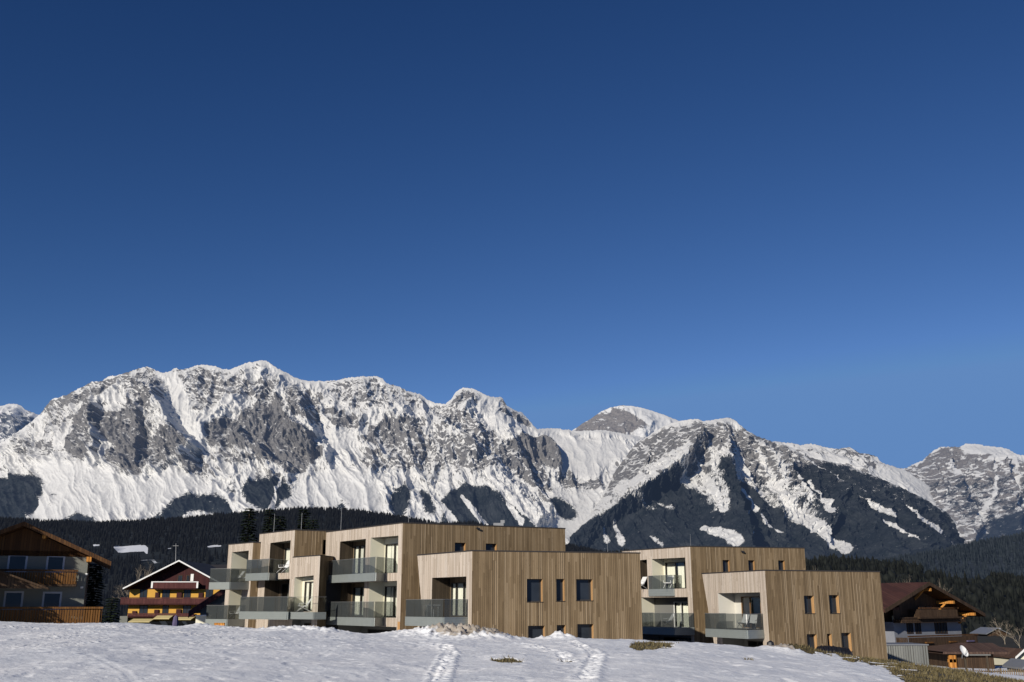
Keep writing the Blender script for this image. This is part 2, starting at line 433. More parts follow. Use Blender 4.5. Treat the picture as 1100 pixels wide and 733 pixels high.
def mountain(name, ridge, base_y, Dr, Db, mat, spurs=(), rocks=(), forests=(), streaks=(), cleans=(), step=0.62, rows=330,
             relief=(150, 60, 20), jag=1.6, auto=1.0, seed=0.0, sx=22.0, sy=48.0, lean=0.0):
    ridge = sorted(ridge)
    rx = np.array([p[0] for p in ridge]); ry = np.array([p[1] for p in ridge])
    a1 = np.arange(rx[0], rx[-1], step)
    rid = np.interp(a1, rx, ry)
    rid = rid - 1.1 * jag / 1.6 * (ridged(a1 / 3.6, a1 * 0 + seed + 9, 3, .6) - .35) + jag * 0.55 * fbm(a1 / 5.0, a1 * 0 + seed, 4, 0.62) + jag * 0.5 * np.minimum(0, -ridged(a1 / 9.0, a1 * 0 + seed + 4, 3) + 0.35)
    t1 = np.linspace(0, 1, rows) ** 1.08
    A = np.broadcast_to(a1, (rows, len(a1))).copy(); T = np.broadcast_to(t1[:, None], A.shape).copy()
    B = rid[None, :] + T * (base_y - rid[None, :])
    kk = int(45 / step); pad = np.concatenate([np.full(kk, rid[0]), rid, np.full(kk, rid[-1])])
    rs = np.convolve(pad, np.hanning(2 * kk + 1) / np.hanning(2 * kk + 1).sum(), 'valid')      # smooth backbone: single teeth of the crest leave no flutes below
    Ts = (B - rs[None, :]) / (base_y - rs[None, :])
    D = Dr + (Db - Dr) * np.where(Ts > 0, np.abs(Ts) ** 0.96, Ts)
    dx = A - 550.0; bb = -(B - 366.5)
    dy = -bb * _s + F * _c; dz = bb * _c + F * _s
    P = np.stack([dx / dy * D, D, E + dz / dy * D], -1)
    mpp = Dr / F
    wa = A + 9 * fbm(A / 35, B / 35, 3, seed=seed + 3) + lean * (B - 480)
    wb = B + 9 * fbm(A / 35, B / 35, 3, seed=seed + 8)
    GR = np.zeros_like(A)
    for poly, v in rocks: GR = np.maximum(GR, inpoly(A, B, poly) * v)
    GR = soft(GR, 6)
    low = 1 - 0.6 * sstep(T, 0.45, 0.8)                # the lower slopes are smoother
    Rl = relief[0] * (.45 + .55 * low) * (ridged((wa - .45 * np.clip(wb - 470, 0, 200)) / sx, wb / sy, 4, 0.5, seed) - 0.4)
    Rl += relief[1] * low * (.75 + .1 * GR) * (ridged((wa + wb * .4) / (sx * .40), (wb - wa * .3) / (sy * .22), 4, 0.55, seed + 40) - 0.4)
    Rl += relief[2] * low * (.45 + .7 * GR) * (ridged(A / 5.5 + B / 9, B / 6.5 - A / 18, 4, 0.62, seed + 80) - .4)
    for c in cleans:                                   # smooth snow bowls
        ins = soft(inpoly(wa, wb, c[0]), 7); Rl = Rl * (1 - ins * (1 - min(1, c[1] * 1.5)))
    W4a = A + 9 * fbm(A / 14, B / 14, 5, 0.62, seed + 21); W4b = B + 8 * fbm(A / 14, B / 14, 5, 0.62, seed + 27)
    for pts, h, w in spurs:
        d, fr = dist_line(W4a, W4b, pts)
        xl = np.interp(W4b, [p[1] for p in sorted(pts, key=lambda q: q[1])], [p[0] for p in sorted(pts, key=lambda q: q[1])])
        q_ = sstep(W4a - xl, -0.12 * w, 0.12 * w); we = w * (1.5 - 1.08 * q_)         # steep on the shaded side, gentle towards the sun
        Rl += 1.6 * h * np.clip(1 - d / we, 0, 1) * sstep(T, 0.0, 0.16)
    edge = sstep(T, 0.0, 0.05)
    Rl *= edge
    P[..., 1] -= 0.95 * Rl; P[..., 2] += 0.10 * Rl
    # slope -> bare rock where it is too steep to hold snow
    gx = np.gradient(P, axis=1); gy = np.gradient(P, axis=0)
    N = np.cross(gy, gx); N /= np.linalg.norm(N, axis=-1, keepdims=True) + 1e-9
    N *= np.sign(N[..., 2:3])
    nzv = N[..., 2]; steep = np.clip(-(nzv - nzv.mean()) / nzv.std(), -2.2, 2.2)
    mixr = fbm(A / 9, B / 6, 5, 0.62, seed + 66)
    # ledges across the cliffs and thin ribs running down to the right
    la = A + 5 * fbm(A / 20, B / 20, 3, .6, seed + 91); lb = B + 5 * fbm(A / 20, B / 20, 3, .6, seed + 97)
    ledge = ridged(la / 15 + lb / 26, lb / 5.0 - la / 30, 3, .6, seed + 15)
    rib = fbm((la * .80 - lb * .60) / 3.4, (la * .60 + lb * .80) / 15, 4, .62, seed + 73)
    rock = 0.19 - 0.27 * sstep(T, 0.50, 0.80) + 0.45 * fbm(wa / 22, wb / 16, 4, 0.55, seed + 60) + 0.60 * rib
    for poly, v in rocks:
        ins = soft(inpoly(W4a, W4b, poly), 2); rock = rock * (1 - ins) + ins * (0.27 + 0.42 * v + mixr * 0.24 + 0.20 * rib - 0.62 * sstep(ledge, .48, .66) * (1.16 - v) * 1.6)
    for c in cleans:
        ins = soft(inpoly(W4a, W4b, c[0]), 3); rock = rock * (1 - ins) + ins * (np.minimum(rock, 0.25) - c[2])
    rock = rock + (0.13 * auto) * steep * np.clip(rock + 0.6, 0, 1)
    forest = np.full(A.shape, -0.6)
    tree = 3.4 * perlin(A / 1.6, B / 9.0 + 3.3) + 2.0 * fbm(A / 5, B / 5, 3, 0.6, seed + 70)
    for poly, v in forests:
        ins = inpoly(A + 2.0 * fbm(A / 8, B / 8, 4, 0.6, seed + 31), B + tree, poly); ins = soft(ins, 7); forest = np.maximum(forest, -0.15 + (v * 0.92 + 0.15 + 0.45 * mixr) * ins)
    for pts, w, v in streaks:                          # couloirs and avalanche runs: snow through rock and forest
        d, fr = dist_line(A + 1.6 * fbm(A / 6, B / 6, 3, 0.6, seed + 5), B, pts)
        ww = w * (0.65 + 0.7 * fr) * 1.35
        k_ = np.clip(1.15 * (1 - d / ww) + 0.55 * mixr, 0, 1) * (d < ww * 1.3)
        forest = forest - v * k_; rock = rock - v * .42 * k_
    # back side so the range is a solid body
    back = P[0:1].copy(); back[..., 1] += 900; back[..., 2] -= 700
    back2 = back.copy(); back2[..., 1] += 1200; back2[..., 2] = -100
    P = np.concatenate([back2, back, P], 0)
    z = lambda a, v: np.concatenate([np.full((2, a.shape[1]), v), a], 0)
    o = grid_mesh(name, P, mat, {'rock': z(rock, 0.1), 'forest': z(forest, -0.5)})
    tag(o, kind='structure')
    return o

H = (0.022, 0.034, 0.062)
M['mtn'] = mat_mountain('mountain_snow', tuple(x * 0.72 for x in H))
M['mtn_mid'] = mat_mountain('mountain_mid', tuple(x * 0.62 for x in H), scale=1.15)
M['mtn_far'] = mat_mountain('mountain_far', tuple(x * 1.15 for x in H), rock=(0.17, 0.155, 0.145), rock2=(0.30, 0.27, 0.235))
M['mtn_dim'] = mat_mountain('mountain_dim', tuple(x * 1.3 for x in H), rock=(0.09, 0.10, 0.12), rock2=(0.14, 0.15, 0.17))  # rock darkened and blued: shade painted into the far spur

# --- the long range on the left and in the middle
ridge1 = [(-190, 520), (-120, 508), (-60, 497), (-20, 486), (8, 472), (22, 462), (34, 453), (44, 444), (54.5, 430), (71, 424.5), (90, 415), (98, 410.5), (109, 409.5), (118, 404), (125.5, 403.5),
          (134, 401), (153, 395), (158, 393.5), (164, 396.5), (174.5, 401), (183, 399), (187, 396), (190, 395.5), (193, 397.5), (202, 396), (210, 393), (218, 392), (225, 392.5), (232, 394), (240, 397),
          (248, 396.7), (257, 393), (267, 389.6), (276, 388), (286, 387.5), (291, 391), (296, 394.5), (305, 399), (315.5, 405), (324, 408), (332, 409.5), (351, 409.5), (360, 409), (370, 406.5),
          (380, 405.5), (389, 404.5), (405.5, 404.6), (411, 407), (416, 412), (430, 416), (437, 420), (444, 422), (452, 424), (460, 430), (468, 433), (478, 434), (484.6, 429), (490, 421),
          (498, 416.5), (505, 417), (512, 419), (525.5, 426), (539, 427), (541, 430), (544.5, 436), (552, 440), (561, 443.6), (568, 451), (574.6, 459), (578, 461), (590, 460), (601, 460.5),
          (617, 463), (650, 462), (690, 470), (730, 490), (760, 520)]
rocks1 = [([(41, 444), (54, 430), (71, 424), (90, 415), (108, 408), (128, 403), (124, 416), (102, 427), (78, 436), (52, 449)], .78),
          ([(128, 402), (150, 395), (164, 396), (178, 412), (180, 432), (168, 446), (150, 436), (138, 424)], .66),
          ([(84, 438), (98, 428), (108, 440), (104, 460), (101, 478), (97, 494), (78, 492), (66, 480), (76, 462)], .92),
          ([(103, 443), (126, 440), (146, 432), (159, 455), (162, 472), (142, 479), (121, 478), (108, 470)], .95),
          ([(122, 478), (142, 470), (172, 466), (198, 464), (211, 482), (204, 492), (185, 494), (165, 500), (150, 511), (132, 507), (114, 492)], .93),
          ([(188, 398), (215, 394), (250, 398), (270, 409), (300, 402), (304, 418), (290, 428), (262, 430), (236, 436), (222, 446), (207, 444), (195, 424)], .55),
          ([(219, 458), (246, 449), (264, 438), (281, 429), (301, 428), (309, 448), (322, 462), (342, 470), (357, 486), (340, 494), (330, 506), (310, 508), (290, 497), (268, 484), (250, 482), (226, 480)], .95),
          ([(218, 484), (250, 486), (280, 492), (268, 500), (232, 496)], .7),
          ([(195, 495), (215, 488), (226, 500), (213, 516), (199, 510)], .75),
          ([(20, 476), (50, 470), (60, 486), (40, 492), (14, 488)], .6), ([(62, 440), (80, 446), (60, 470), (40, 470)], .35),
          ([(312, 414), (334, 420), (346, 436), (343, 462), (328, 456), (310, 442)], .72),
          ([(346, 438), (370, 441), (387, 448), (382, 458), (366, 463), (352, 452)], .9),
          ([(346, 408), (400, 404), (440, 420), (455, 432), (420, 440), (388, 436), (360, 426)], .50),
          ([(386, 470), (400, 454), (425, 452), (456, 458), (456, 470), (430, 477), (402, 480)], .85),
          ([(388, 485), (430, 478), (480, 470), (520, 480), (545, 500), (520, 510), (470, 500), (430, 506), (395, 505)], .56),
          ([(455, 432), (490, 438), (520, 460), (550, 480), (520, 486), (480, 462)], .58),
          ([(484, 434), (497, 416), (511, 419), (514, 436), (500, 434), (489, 439)], .85),
          ([(536, 427), (546, 436), (577, 460), (560, 459), (541, 448)], .85),
          ([(530, 484), (556, 476), (580, 496), (594, 530), (574, 528), (548, 506)], .8),
          ([(554, 474), (576, 466), (592, 471), (606, 488), (604, 500), (594, 507), (580, 500), (566, 485)], .98),
          ([(594, 510), (612, 505), (624, 514), (648, 516), (640, 527), (610, 524)], .75),
          ([(270, 505), (300, 508), (318, 520), (300, 528), (280, 522)], .6), ([(340, 500), (362, 505), (360, 522), (344, 516)], .6)]
forest1 = [([(-190, 520), (-10, 512), (20, 508), (38, 508), (46, 516), (47, 530), (38, 546), (30, 562), (20, 600), (-190, 600)], .95),
           ([(56, 560), (74, 552), (88, 547), (102, 556), (108, 566), (56, 566)], .8),
           ([(152, 562), (172, 548), (190, 532), (204, 526), (214, 530), (236, 528), (252, 542), (262, 556), (264, 566), (152, 566)], .9),
           ([(256, 524), (272, 512), (288, 510), (304, 514), (316, 526), (308, 538), (296, 546), (292, 552), (276, 546), (262, 538)], .95),
           ([(200, 566), (262, 550), (330, 556), (330, 570)], .8),
           ([(358, 545), (368, 531), (378, 540), (374, 556), (360, 556)], .72),
           ([(417, 545), (419, 526), (432, 519), (443, 522), (443, 538), (436, 553), (424, 556)], .95),
           ([(449, 524), (460, 523), (469, 545), (468, 560), (455, 550)], .9),
           ([(474, 560), (472, 534), (486, 524), (500, 518), (526, 524), (546, 540), (566, 556), (586, 566), (600, 600), (474, 600)], .95),
           ([(583, 536), (600, 534), (616, 543), (624, 556), (612, 562), (596, 552)], .9),
           ([(560, 480), (576, 500), (590, 528), (580, 532), (556, 512)], .45),
           ([(388, 560), (392, 546), (400, 538), (404, 546), (402, 560)], .62), ([(318, 560), (328, 540), (336, 530), (342, 540), (338, 560)], .55), ([(238, 520), (250, 512), (262, 520), (254, 532), (240, 534)], .55),
           ([(96, 548), (108, 530), (116, 534), (114, 552)], .42), ([(48, 530), (58, 522), (66, 530), (56, 545), (46, 552)], .48), ([(505, 505), (524, 508), (548, 524), (560, 540), (540, 534), (515, 520)], .52)]
streaks1 = [([(302, 512), (296, 530), (291, 548)], 1.6, 1.2), ([(244, 530), (252, 548)], 2, 1.2), ([(476, 544), (484, 556), (490, 566)], 4, 1.4), ([(496, 532), (510, 550), (522, 566)], 3, 1.3),
            ([(524, 512), (548, 534), (576, 560), (590, 572)], 7, 1.6), ([(545, 545), (560, 564)], 2.5, 1.2), ([(190, 560), (205, 552), (225, 556)], 5, .8), ([(405, 470), (420, 500), (428, 520)], 3, .5)]
spurs1 = [([(166, 397), (172, 420), (178, 440), (196, 470), (210, 482)], 190, 17), ([(98, 412), (104, 440), (104, 480)], 120, 14), ([(140, 400), (150, 440), (150, 490)], 90, 12),
          ([(300, 396), (318, 420), (330, 440), (340, 466)], 190, 18), ([(270, 392), (256, 430), (222, 460)], 80, 16), ([(320, 462), (356, 488)], 120, 12),
          ([(262, 470), (292, 492), (312, 506)], 90, 12), ([(444, 422), (480, 460), (530, 500), (580, 560)], 150, 24), ([(396, 404), (440, 450), (452, 480)], 90, 20),
          ([(544, 438), (548, 470), (566, 508), (592, 548)], 110, 16), ([(560, 472), (590, 474), (603, 498)], 150, 12), ([(512, 419), (500, 440), (520, 470)], 110, 18),
          ([(120, 490), (160, 505), (205, 490)], 60, 10), ([(45, 445), (20, 475), (-30, 500)], 120, 22)]
cleans1 = [([(40, 500), (60, 494), (110, 500), (140, 514), (190, 504), (225, 518), (240, 530), (205, 526), (180, 545), (110, 556), (60, 556), (30, 560), (46, 530)], .18, .35),
           ([(178, 406), (190, 404), (206, 440), (215, 462), (240, 446), (222, 462), (215, 484), (196, 462), (184, 440)], .2, .5),
           ([(232, 432), (266, 426), (258, 442), (238, 450)], .2, .4),
           ([(340, 460), (360, 466), (384, 460), (378, 478), (366, 490), (345, 482)], .2, .5),
           ([(300, 545), (330, 515), (360, 500), (400, 506), (410, 540), (400, 560), (300, 560)], .25, .3),
           ([(520, 440), (536, 445), (570, 462), (590, 462), (612, 470), (660, 470), (680, 480), (655, 500), (640, 512), (612, 506), (600, 480), (580, 466), (556, 470), (548, 476), (520, 456)], .15, .4),
           ([(596, 526), (650, 528), (640, 560), (620, 580), (580, 575), (600, 560), (625, 556), (612, 540)], .2, .4)]
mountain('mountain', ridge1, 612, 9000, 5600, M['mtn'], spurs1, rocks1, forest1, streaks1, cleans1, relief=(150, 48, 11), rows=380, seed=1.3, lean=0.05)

# --- far spur at the left edge
mountain('mountain', [(-260, 470), (-120, 452), (-60, 446), (-20, 441), (0, 437), (8, 434.5), (16, 434), (22, 436), (27, 440), (34, 443), (41, 446), (60, 455), (90, 480), (120, 520)], 560, 11500, 9000,
         M['mtn_dim'], [([(16, 434), (24, 460), (30, 500)], 150, 16)], [([(0, 445), (40, 448), (60, 500), (0, 500)], .75), ([(-260, 470), (0, 445), (0, 500), (-260, 500)], .6)], (), (), (),
         step=1.2, rows=140, relief=(150, 60, 14), seed=9.1)

# --- snow dome behind the pass
mountain('mountain', [(560, 500), (590, 472), (610, 466), (617, 461), (626, 455), (631, 452.5), (640, 446), (647, 441.5), (655, 438), (669, 435.5), (680, 436.5), (691, 438.5), (702, 442), (713, 445.5), (729, 452),
                      (745, 458), (770, 475), (800, 500)], 540, 10800, 8800, M['mtn_far'],
         [([(690, 440), (700, 456), (690, 470)], 60, 14)], [([(612, 468), (620, 457), (634, 450), (650, 442), (665, 437), (676, 444), (690, 452), (697, 459), (684, 464), (655, 467), (630, 468)], .98)], (), (),
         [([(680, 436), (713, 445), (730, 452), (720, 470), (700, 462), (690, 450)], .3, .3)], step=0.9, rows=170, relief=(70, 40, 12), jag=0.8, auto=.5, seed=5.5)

# --- the right-hand mountain
mountain('mountain', [(900, 540), (930, 520), (953, 505), (974, 503), (980, 499), (991, 495), (996, 490), (1003, 484), (1010, 480), (1020, 480), (1030, 480.5), (1037, 477), (1050, 477), (1062, 479.5), (1075, 480.5),
                      (1084, 483), (1092, 488), (1100, 489.5), (1130, 492), (1180, 480), (1240, 500), (1320, 520)], 600, 9800, 6800, M['mtn_far'],
         [([(1010, 481), (1015, 510), (1040, 570)], 160, 26), ([(1060, 480), (1075, 520), (1080, 580)], 150, 24), ([(985, 500), (1000, 520)], 60, 14), ([(1100, 490), (1110, 560)], 120, 26)],
         [([(976, 503), (992, 495), (1010, 480), (1032, 480), (1036, 490), (1060, 492), (1052, 500), (1020, 507), (996, 506)], .97), ([(960, 506), (1100, 496), (1320, 520), (1320, 600), (1000, 600)], .80)],
         [([(975, 520), (1020, 512), (1060, 512), (1100, 510), (1320, 530), (1320, 600), (1040, 600), (1020, 560)], .50), ([(1050, 560), (1100, 548), (1320, 560), (1320, 610), (1040, 610)], .80)],
         [([(1014, 500), (1020, 512)], 4, 1), ([(1060, 500), (1062, 530), (1050, 560)], 2, .6), ([(1085, 500), (1090, 530), (1083, 575)], 2, .6)],
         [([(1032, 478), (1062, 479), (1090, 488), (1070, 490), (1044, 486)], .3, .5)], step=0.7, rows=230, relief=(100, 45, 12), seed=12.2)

# --- long snowy flank behind the pyramid mountain
mountain('mountain', [(790, 490), (820, 474), (838, 475), (849, 476), (860, 478.5), (871, 476.5), (880, 479), (890, 481), (900, 482.5), (912, 480.5), (917, 483), (923, 487), (934, 488), (942, 491), (947, 497), (953, 499),
                      (974, 506), (1000, 524), (1024, 545), (1046, 574), (1060, 592)], 612, 8600, 6200, M['mtn'],
         [([(871, 477), (910, 500), (980, 560)], 110, 20)], [([(840, 478), (950, 498), (960, 506), (900, 494), (850, 486)], .58), ([(890, 480), (912, 480), (940, 490), (936, 494), (900, 488)], .75)],
         (), (), [([(940, 500), (974, 506), (1000, 524), (1046, 574), (1030, 580), (990, 545), (960, 520)], .4, .22)], step=0.8, rows=190, relief=(60, 26, 9), seed=15.8, lean=-.5)

# --- the forested pyramid in the middle
ridge2 = [(540, 640), (575, 612), (600, 582), (622, 560), (644, 535), (662, 505), (680, 480), (700, 466), (715, 457), (729, 452.5), (738, 451), (748, 450), (756, 452.5), (762, 452), (770, 450.5), (784, 449), (790, 452), (797, 458.5),
          (801, 462), (805.5, 464), (812, 468), (822, 471.5), (830, 475), (838, 475), (850, 481), (865, 490), (880, 494), (895, 497), (909, 499), (922, 505), (936, 510), (950, 516), (964, 521), (978, 529), (991, 534),
          (1004, 543), (1018, 551), (1028, 562), (1040, 577), (1060, 600), (1090, 625)]
rocks2 = [([(664, 500), (682, 478), (712, 460), (734, 456), (740, 470), (728, 488), (704, 502), (672, 522), (650, 530), (658, 514)], .74),
          ([(740, 456), (756, 451), (768, 462), (778, 478), (768, 494), (752, 500), (742, 520), (730, 502), (734, 480)], .80), ([(765, 452), (800, 462), (840, 478), (900, 500), (900, 530), (850, 530), (805, 512), (782, 480)], .84),
          ([(796, 470), (815, 480), (822, 500), (810, 508), (800, 490)], .85)]
forest2 = [([(560, 640), (597, 590), (622, 574), (650, 556), (672, 540), (692, 527), (712, 514), (727, 504), (733, 512), (733, 520), (752, 530), (762, 544), (772, 556), (777, 556), (774, 540), (764, 518), (760, 500), (772, 498), (784, 512),
             (800, 516), (820, 532), (838, 546), (856, 562), (880, 578), (910, 596), (910, 640)], .95),
           ([(840, 512), (862, 498), (880, 494), (909, 499), (964, 521), (991, 534), (1018, 551), (1040, 577), (1090, 625), (1080, 640), (890, 640), (905, 592), (874, 566), (862, 540)], .80),
           ([(880, 530), (940, 530), (1000, 560), (1040, 600), (1000, 640), (900, 620), (890, 575)], .92),
           ([(738, 496), (775, 498), (788, 520), (778, 556), (750, 532), (740, 516)], .44), ([(776, 520), (800, 506), (846, 496), (866, 530), (880, 556), (910, 600), (850, 566), (800, 530)], .50),
           ([(790, 470), (840, 478), (860, 496), (846, 506), (800, 504)], .40)]
streaks2 = [([(812, 486), (820, 505), (832, 526), (850, 548), (868, 564), (888, 580), (908, 590)], 3.9, 1.5), ([(816, 474), (826, 490), (838, 520)], 4, .8), ([(865, 492), (884, 506), (900, 520)], 2.0, 1.1),
            ([(906, 527), (924, 538), (942, 548), (956, 557)], 2.0, 1.1), ([(944, 560), (962, 571), (982, 583)], 1.7, 1.3), ([(974, 543), (992, 556), (1012, 570)], 1.8, 1.1), ([(866, 520), (874, 540), (882, 556)], 2.2, .9),
            ([(748, 500), (756, 520), (766, 540), (772, 552)], 2.4, .9), ([(798, 524), (806, 534), (812, 548)], 2.2, 1.0), ([(806, 548), (802, 560), (808, 574)], 1.8, .9), ([(786, 500), (792, 520)], 1.6, .7), ([(842, 500), (856, 528), (862, 540)], 1.5, .8), ([(735, 505), (742, 520)], 1.5, .6), ([(818, 552), (822, 562)], 2.0, 1.0), ([(757, 480), (762, 505)], 3, .8),
            ([(780, 466), (792, 490), (806, 516)], 2.5, .8), ([(660, 562), (668, 582)], 3.2, .95), ([(648, 570), (652, 580)], 3, .8), ([(826, 565), (838, 572)], 2.5, .7), ([(708, 540), (724, 546)], 3, .40), ([(675, 540), (700, 543)], 5, .36),
            ([(755, 569), (772, 577), (783, 588)], 4.4, 1.25), ([(700, 575), (712, 584)], 2.5, .55)]
spurs2 = [([(600, 600), (650, 556), (692, 526), (728, 503), (744, 478), (750, 452)], 240, 30), ([(770, 452), (776, 500), (790, 560), (800, 600)], 190, 26), ([(822, 472), (850, 520), (890, 560)], 130, 20),
          ([(862, 488), (910, 540), (960, 600)], 130, 26), ([(909, 499), (960, 545), (1010, 600)], 90, 22), ([(700, 466), (690, 500)], 60, 12)]
mountain('mountain', ridge2, 640, 7400, 4300, M['mtn_mid'], spurs2, rocks2, forest2, streaks2, (), relief=(120, 46, 11), rows=340, seed=21.7, sx=20, sy=34, lean=-.35)
# ================================================================== ground
def proj(x, y, z):
    """photo pixel of a world point (numpy)"""
    dz = z - E
    yc = -y * _s + dz * _c; zc = y * _c + dz * _s
    zc = np.where(zc < 0.1, 0.1, zc)
    return 550 + F * x / zc, 366.5 - F * yc / zc

_cx = np.array([-900, -300, -100, 0, 100, 200, 240, 300, 400, 440, 500, 560, 690, 730, 760, 822, 877, 914, 943, 967, 996, 1027, 1058, 1085, 1100, 1300, 1900], float)
_cy = np.array([655, 664, 667, 668, 669.5, 673.2, 674.4, 676.5, 682, 683.5, 685.3, 686, 687, 689.5, 692, 696.5, 702, 704, 708, 711, 715.5, 719.5, 725, 730, 733, 765, 830], float)
_cd = np.array([60, 60, 58, 56, 55, 54, 53, 52, 50, 50, 49, 48, 48, 48, 48, 49, 50, 50, 50, 50, 48, 47, 46, 45, 44, 40, 36], float)

def zg(x, y):
    base = -2.2 - (1.8 * sstep(y, 50, 76) + 1.0 * sstep(y, 100, 130)) * sstep(x, 26, 40)
    far = sstep(y, 230, 700)
    return base * (1 - far) + (-42.0) * far

def near_h(x, y, detail=True):
    yy = np.maximum(y, 1.0)
    col = 550 + 1116.0 * x / yy          # column of the azimuth (pitch nearly cancels at the horizon)
    col = np.clip(col, -900, 1900)
    ys = np.interp(col, _cx, _cy); yc = np.interp(col, _cx, _cd)
    zc = E + yc * np.tan(PITCH - np.arctan((ys - 366.5) / F))
    t = np.clip((yy - 14) / (yc - 14), 0, 1)
    z = zc * (t + 0.10 * np.sin(np.pi * t) * 0.8)
    z = np.where(yy > yc, zc - 0.078 * (yy - yc) - 0.0006 * (yy - yc) ** 2, z)
    z = np.where(y < 0, 0, z)
    return z

def seg(px1, py1, px2, py2): return None

# things pressed into or heaped on the snow, placed where they lie on the slope
def onfield(px, py):
    """ground point of the snow slope seen at a photo pixel"""
    d = ray(px, py); k = 8.0
    for _ in range(1200):
        x, y, z = d[0] * k / F, d[1] * k / F, E + d[2] * k / F
        if z < float(near_h(np.array(x), np.array(y))): return (x, y)
        k += 0.06
    return (x, y)

TR = []
for pts, w_, dp, per in [([(628, 733), (634, 716), (640, 706), (636, 699), (622, 694), (612, 690)], .20, .13, .62), 
                         ([(468, 733), (478, 712), (484, 701), (478, 695), (452, 692), (436, 690)], .16, .09, .6), 
                         ([(-10, 693), (45, 698), (95, 706), (135, 722), (150, 736)], .10, .02, 0),
                          ([(560, 692), (600, 700), (612, 712)], .2, .06, .55)]:
    TR.append(([onfield(*p) for p in pts], w_, dp, per))
PILES = [(500, 683.5, 2.2, .36, 1), (476, 683.5, 1.2, .16, 1), (523, 685, 1.3, .12, 1), (453, 683.0, 1.4, .09, 0), (432, 683.0, 1.0, .10, 0), (597, 685.5, .55, .24, 0), (612, 686, .6, .12, 0), (586, 686, .5, .10, 0),
         (313, 675.5, 1.2, .15, 0), (292, 675, .7, .10, 0), (337, 677, 1.3, .12, 0), (222, 673.5, 1.2, .07, 0), (215, 673.5, .7, .08, 0), (255, 674.5, .9, .10, 0), (356, 679, 1.0, .12, 0), (860, 700, 1.3, .14, 1), (842, 698, 1.1, .16, 1), (880, 703, 1.2, .08, 0)]
GRASS = [[(842, 698.5), (870, 701), (914, 703.5), (943, 706), (967, 709), (1000, 714), (1058, 722), (1100, 730), (1400, 770), (1400, 860), (1050, 800), (985, 742), (968, 730), (957, 723), (948, 717), (925, 711), (900, 706.5), (875, 703.5), (855, 701.5)],
         [(676, 693), (690, 690), (712, 691), (728, 693), (716, 696), (700, 696), (684, 697)]]
BARE = [[(527, 709), (545, 708), (566, 711), (556, 713), (540, 713)], [(598, 710), (610, 709), (616, 710), (607, 711)], [(796, 707), (806, 706), (810, 708), (800, 709)]]

def field_detail(x, y, z):
    px, py = proj(x, y, z)
    q = sstep(y, 22, 46)
    dz = 0.15 * fbm(x / 3.6, y / 5.0, 3, 0.5, 2.2) + (0.024 + 0.020 * q) * fbm(x / .50, y / .62, 5, 0.66, 8.8)
    crust = sstep(fbm(x / 3.1 + .4 * y / 3, y / 5.0, 3, 0.5, 31.0), 0.0, 0.35)
    dz += 0.05 * crust * (1 - np.abs(perlin(x / .9 + 3, y / 1.3)) * 2) * .6
    rough = np.clip(sstep(px, 720, 120) * sstep(py, 712, 676) + .25, 0, 1)
    clod = np.clip(ridged(x / .42, y / .5, 3, 0.55, 14.0) - 0.42, 0, 1)
    dz += 0.11 * rough * clod * sstep(fbm(x / 2.2, y / 3, 3, .5, 4.4), -0.25, 0.3)
    pit = np.clip(perlin(x / .55 + 9, y / .8 + 2) - .38, 0, 1)
    dz -= 0.10 * pit
    dirt = np.zeros_like(x)
    for pts, w_, dp, per in TR:
        m = (x > min(p[0] for p in pts) - 2) & (x < max(p[0] for p in pts) + 2) & (y > min(p[1] for p in pts) - 2) & (y < max(p[1] for p in pts) + 2)
        if not m.any(): continue
        d, fr = dist_line(x[m], y[m], pts)
        L = sum(math.hypot(pts[i + 1][0] - pts[i][0], pts[i + 1][1] - pts[i][1]) for i in range(len(pts) - 1))
        s = fr * L
        mod = (0.35 + 0.65 * (np.sin(s / per * 2 * PI) > -0.1)) if per else 1.0
        dd = dz[m]; dd -= .25 * dp * mod * np.clip(1.3 * (1 - (d / w_) ** 2), 0, 1); dd += dp * .22 * np.exp(-((d - 1.5 * w_) / (.6 * w_)) ** 2); dz[m] = dd
    for ppx, ppy, r, h, dr in PILES:
        cx, cy = PL[(ppx, ppy)]
        d2 = ((x - cx) / r) ** 2 + ((y - cy) / (r * 1.2)) ** 2
        m = d2 < 5
        k = np.exp(-d2[m] * 1.1)
        lump = 0.62 + 0.95 * np.clip(ridged(x[m] / .7, y[m] / .7, 3, .6, 3.3), 0, 1)
        dd = dz[m]; dd += h * k * lump; dz[m] = dd
        if dr:
            t_ = dirt[m]; t_ = np.maximum(t_, sstep(k, .25, .8) * .85); dirt[m] = t_
    w1 = px + 9 * fbm(x / 1.1, y / 2.2, 4, .6, 6.0); w2 = py + 2.8 * fbm(x / 1.0, y / 1.8, 4, .6, 7.0)
    grass = np.zeros_like(x)
    for p in GRASS: grass = np.maximum(grass, inpoly(w1, w2, p).astype(float))
    grass = grass * (y < np.interp(px, _cx, _cd) + 3.5)
    for p in BARE: grass = np.maximum(grass, 0.8 * inpoly(px + 4 * fbm(x / .4, y / .8, 3, .6, 6.0), py + 1.3 * fbm(x / .4, y / .6, 3, .6, 7.0), p))
    tong = sstep(fbm(x / 1.4, y / .9, 3, .5, 50.), .28, .40) * (py < 726) * (px < 985)
    grass = grass * (1 - tong)
    dz -= 0.05 * grass
    return dz, grass, dirt

PL = {}
for p in PILES:                                    # heaps stand on the brow of the slope
    yc_ = float(np.interp(p[0], _cx, _cd)) - 0.8
    PL[(p[0], p[1])] = ((p[0] - 550) / 1116.0 * yc_, yc_)

az = np.radians(np.arange(-46, 46.01, 0.062))
rr = 9.0 * (105.0 / 9.0) ** (np.linspace(0, 1, 760) ** 1.0)
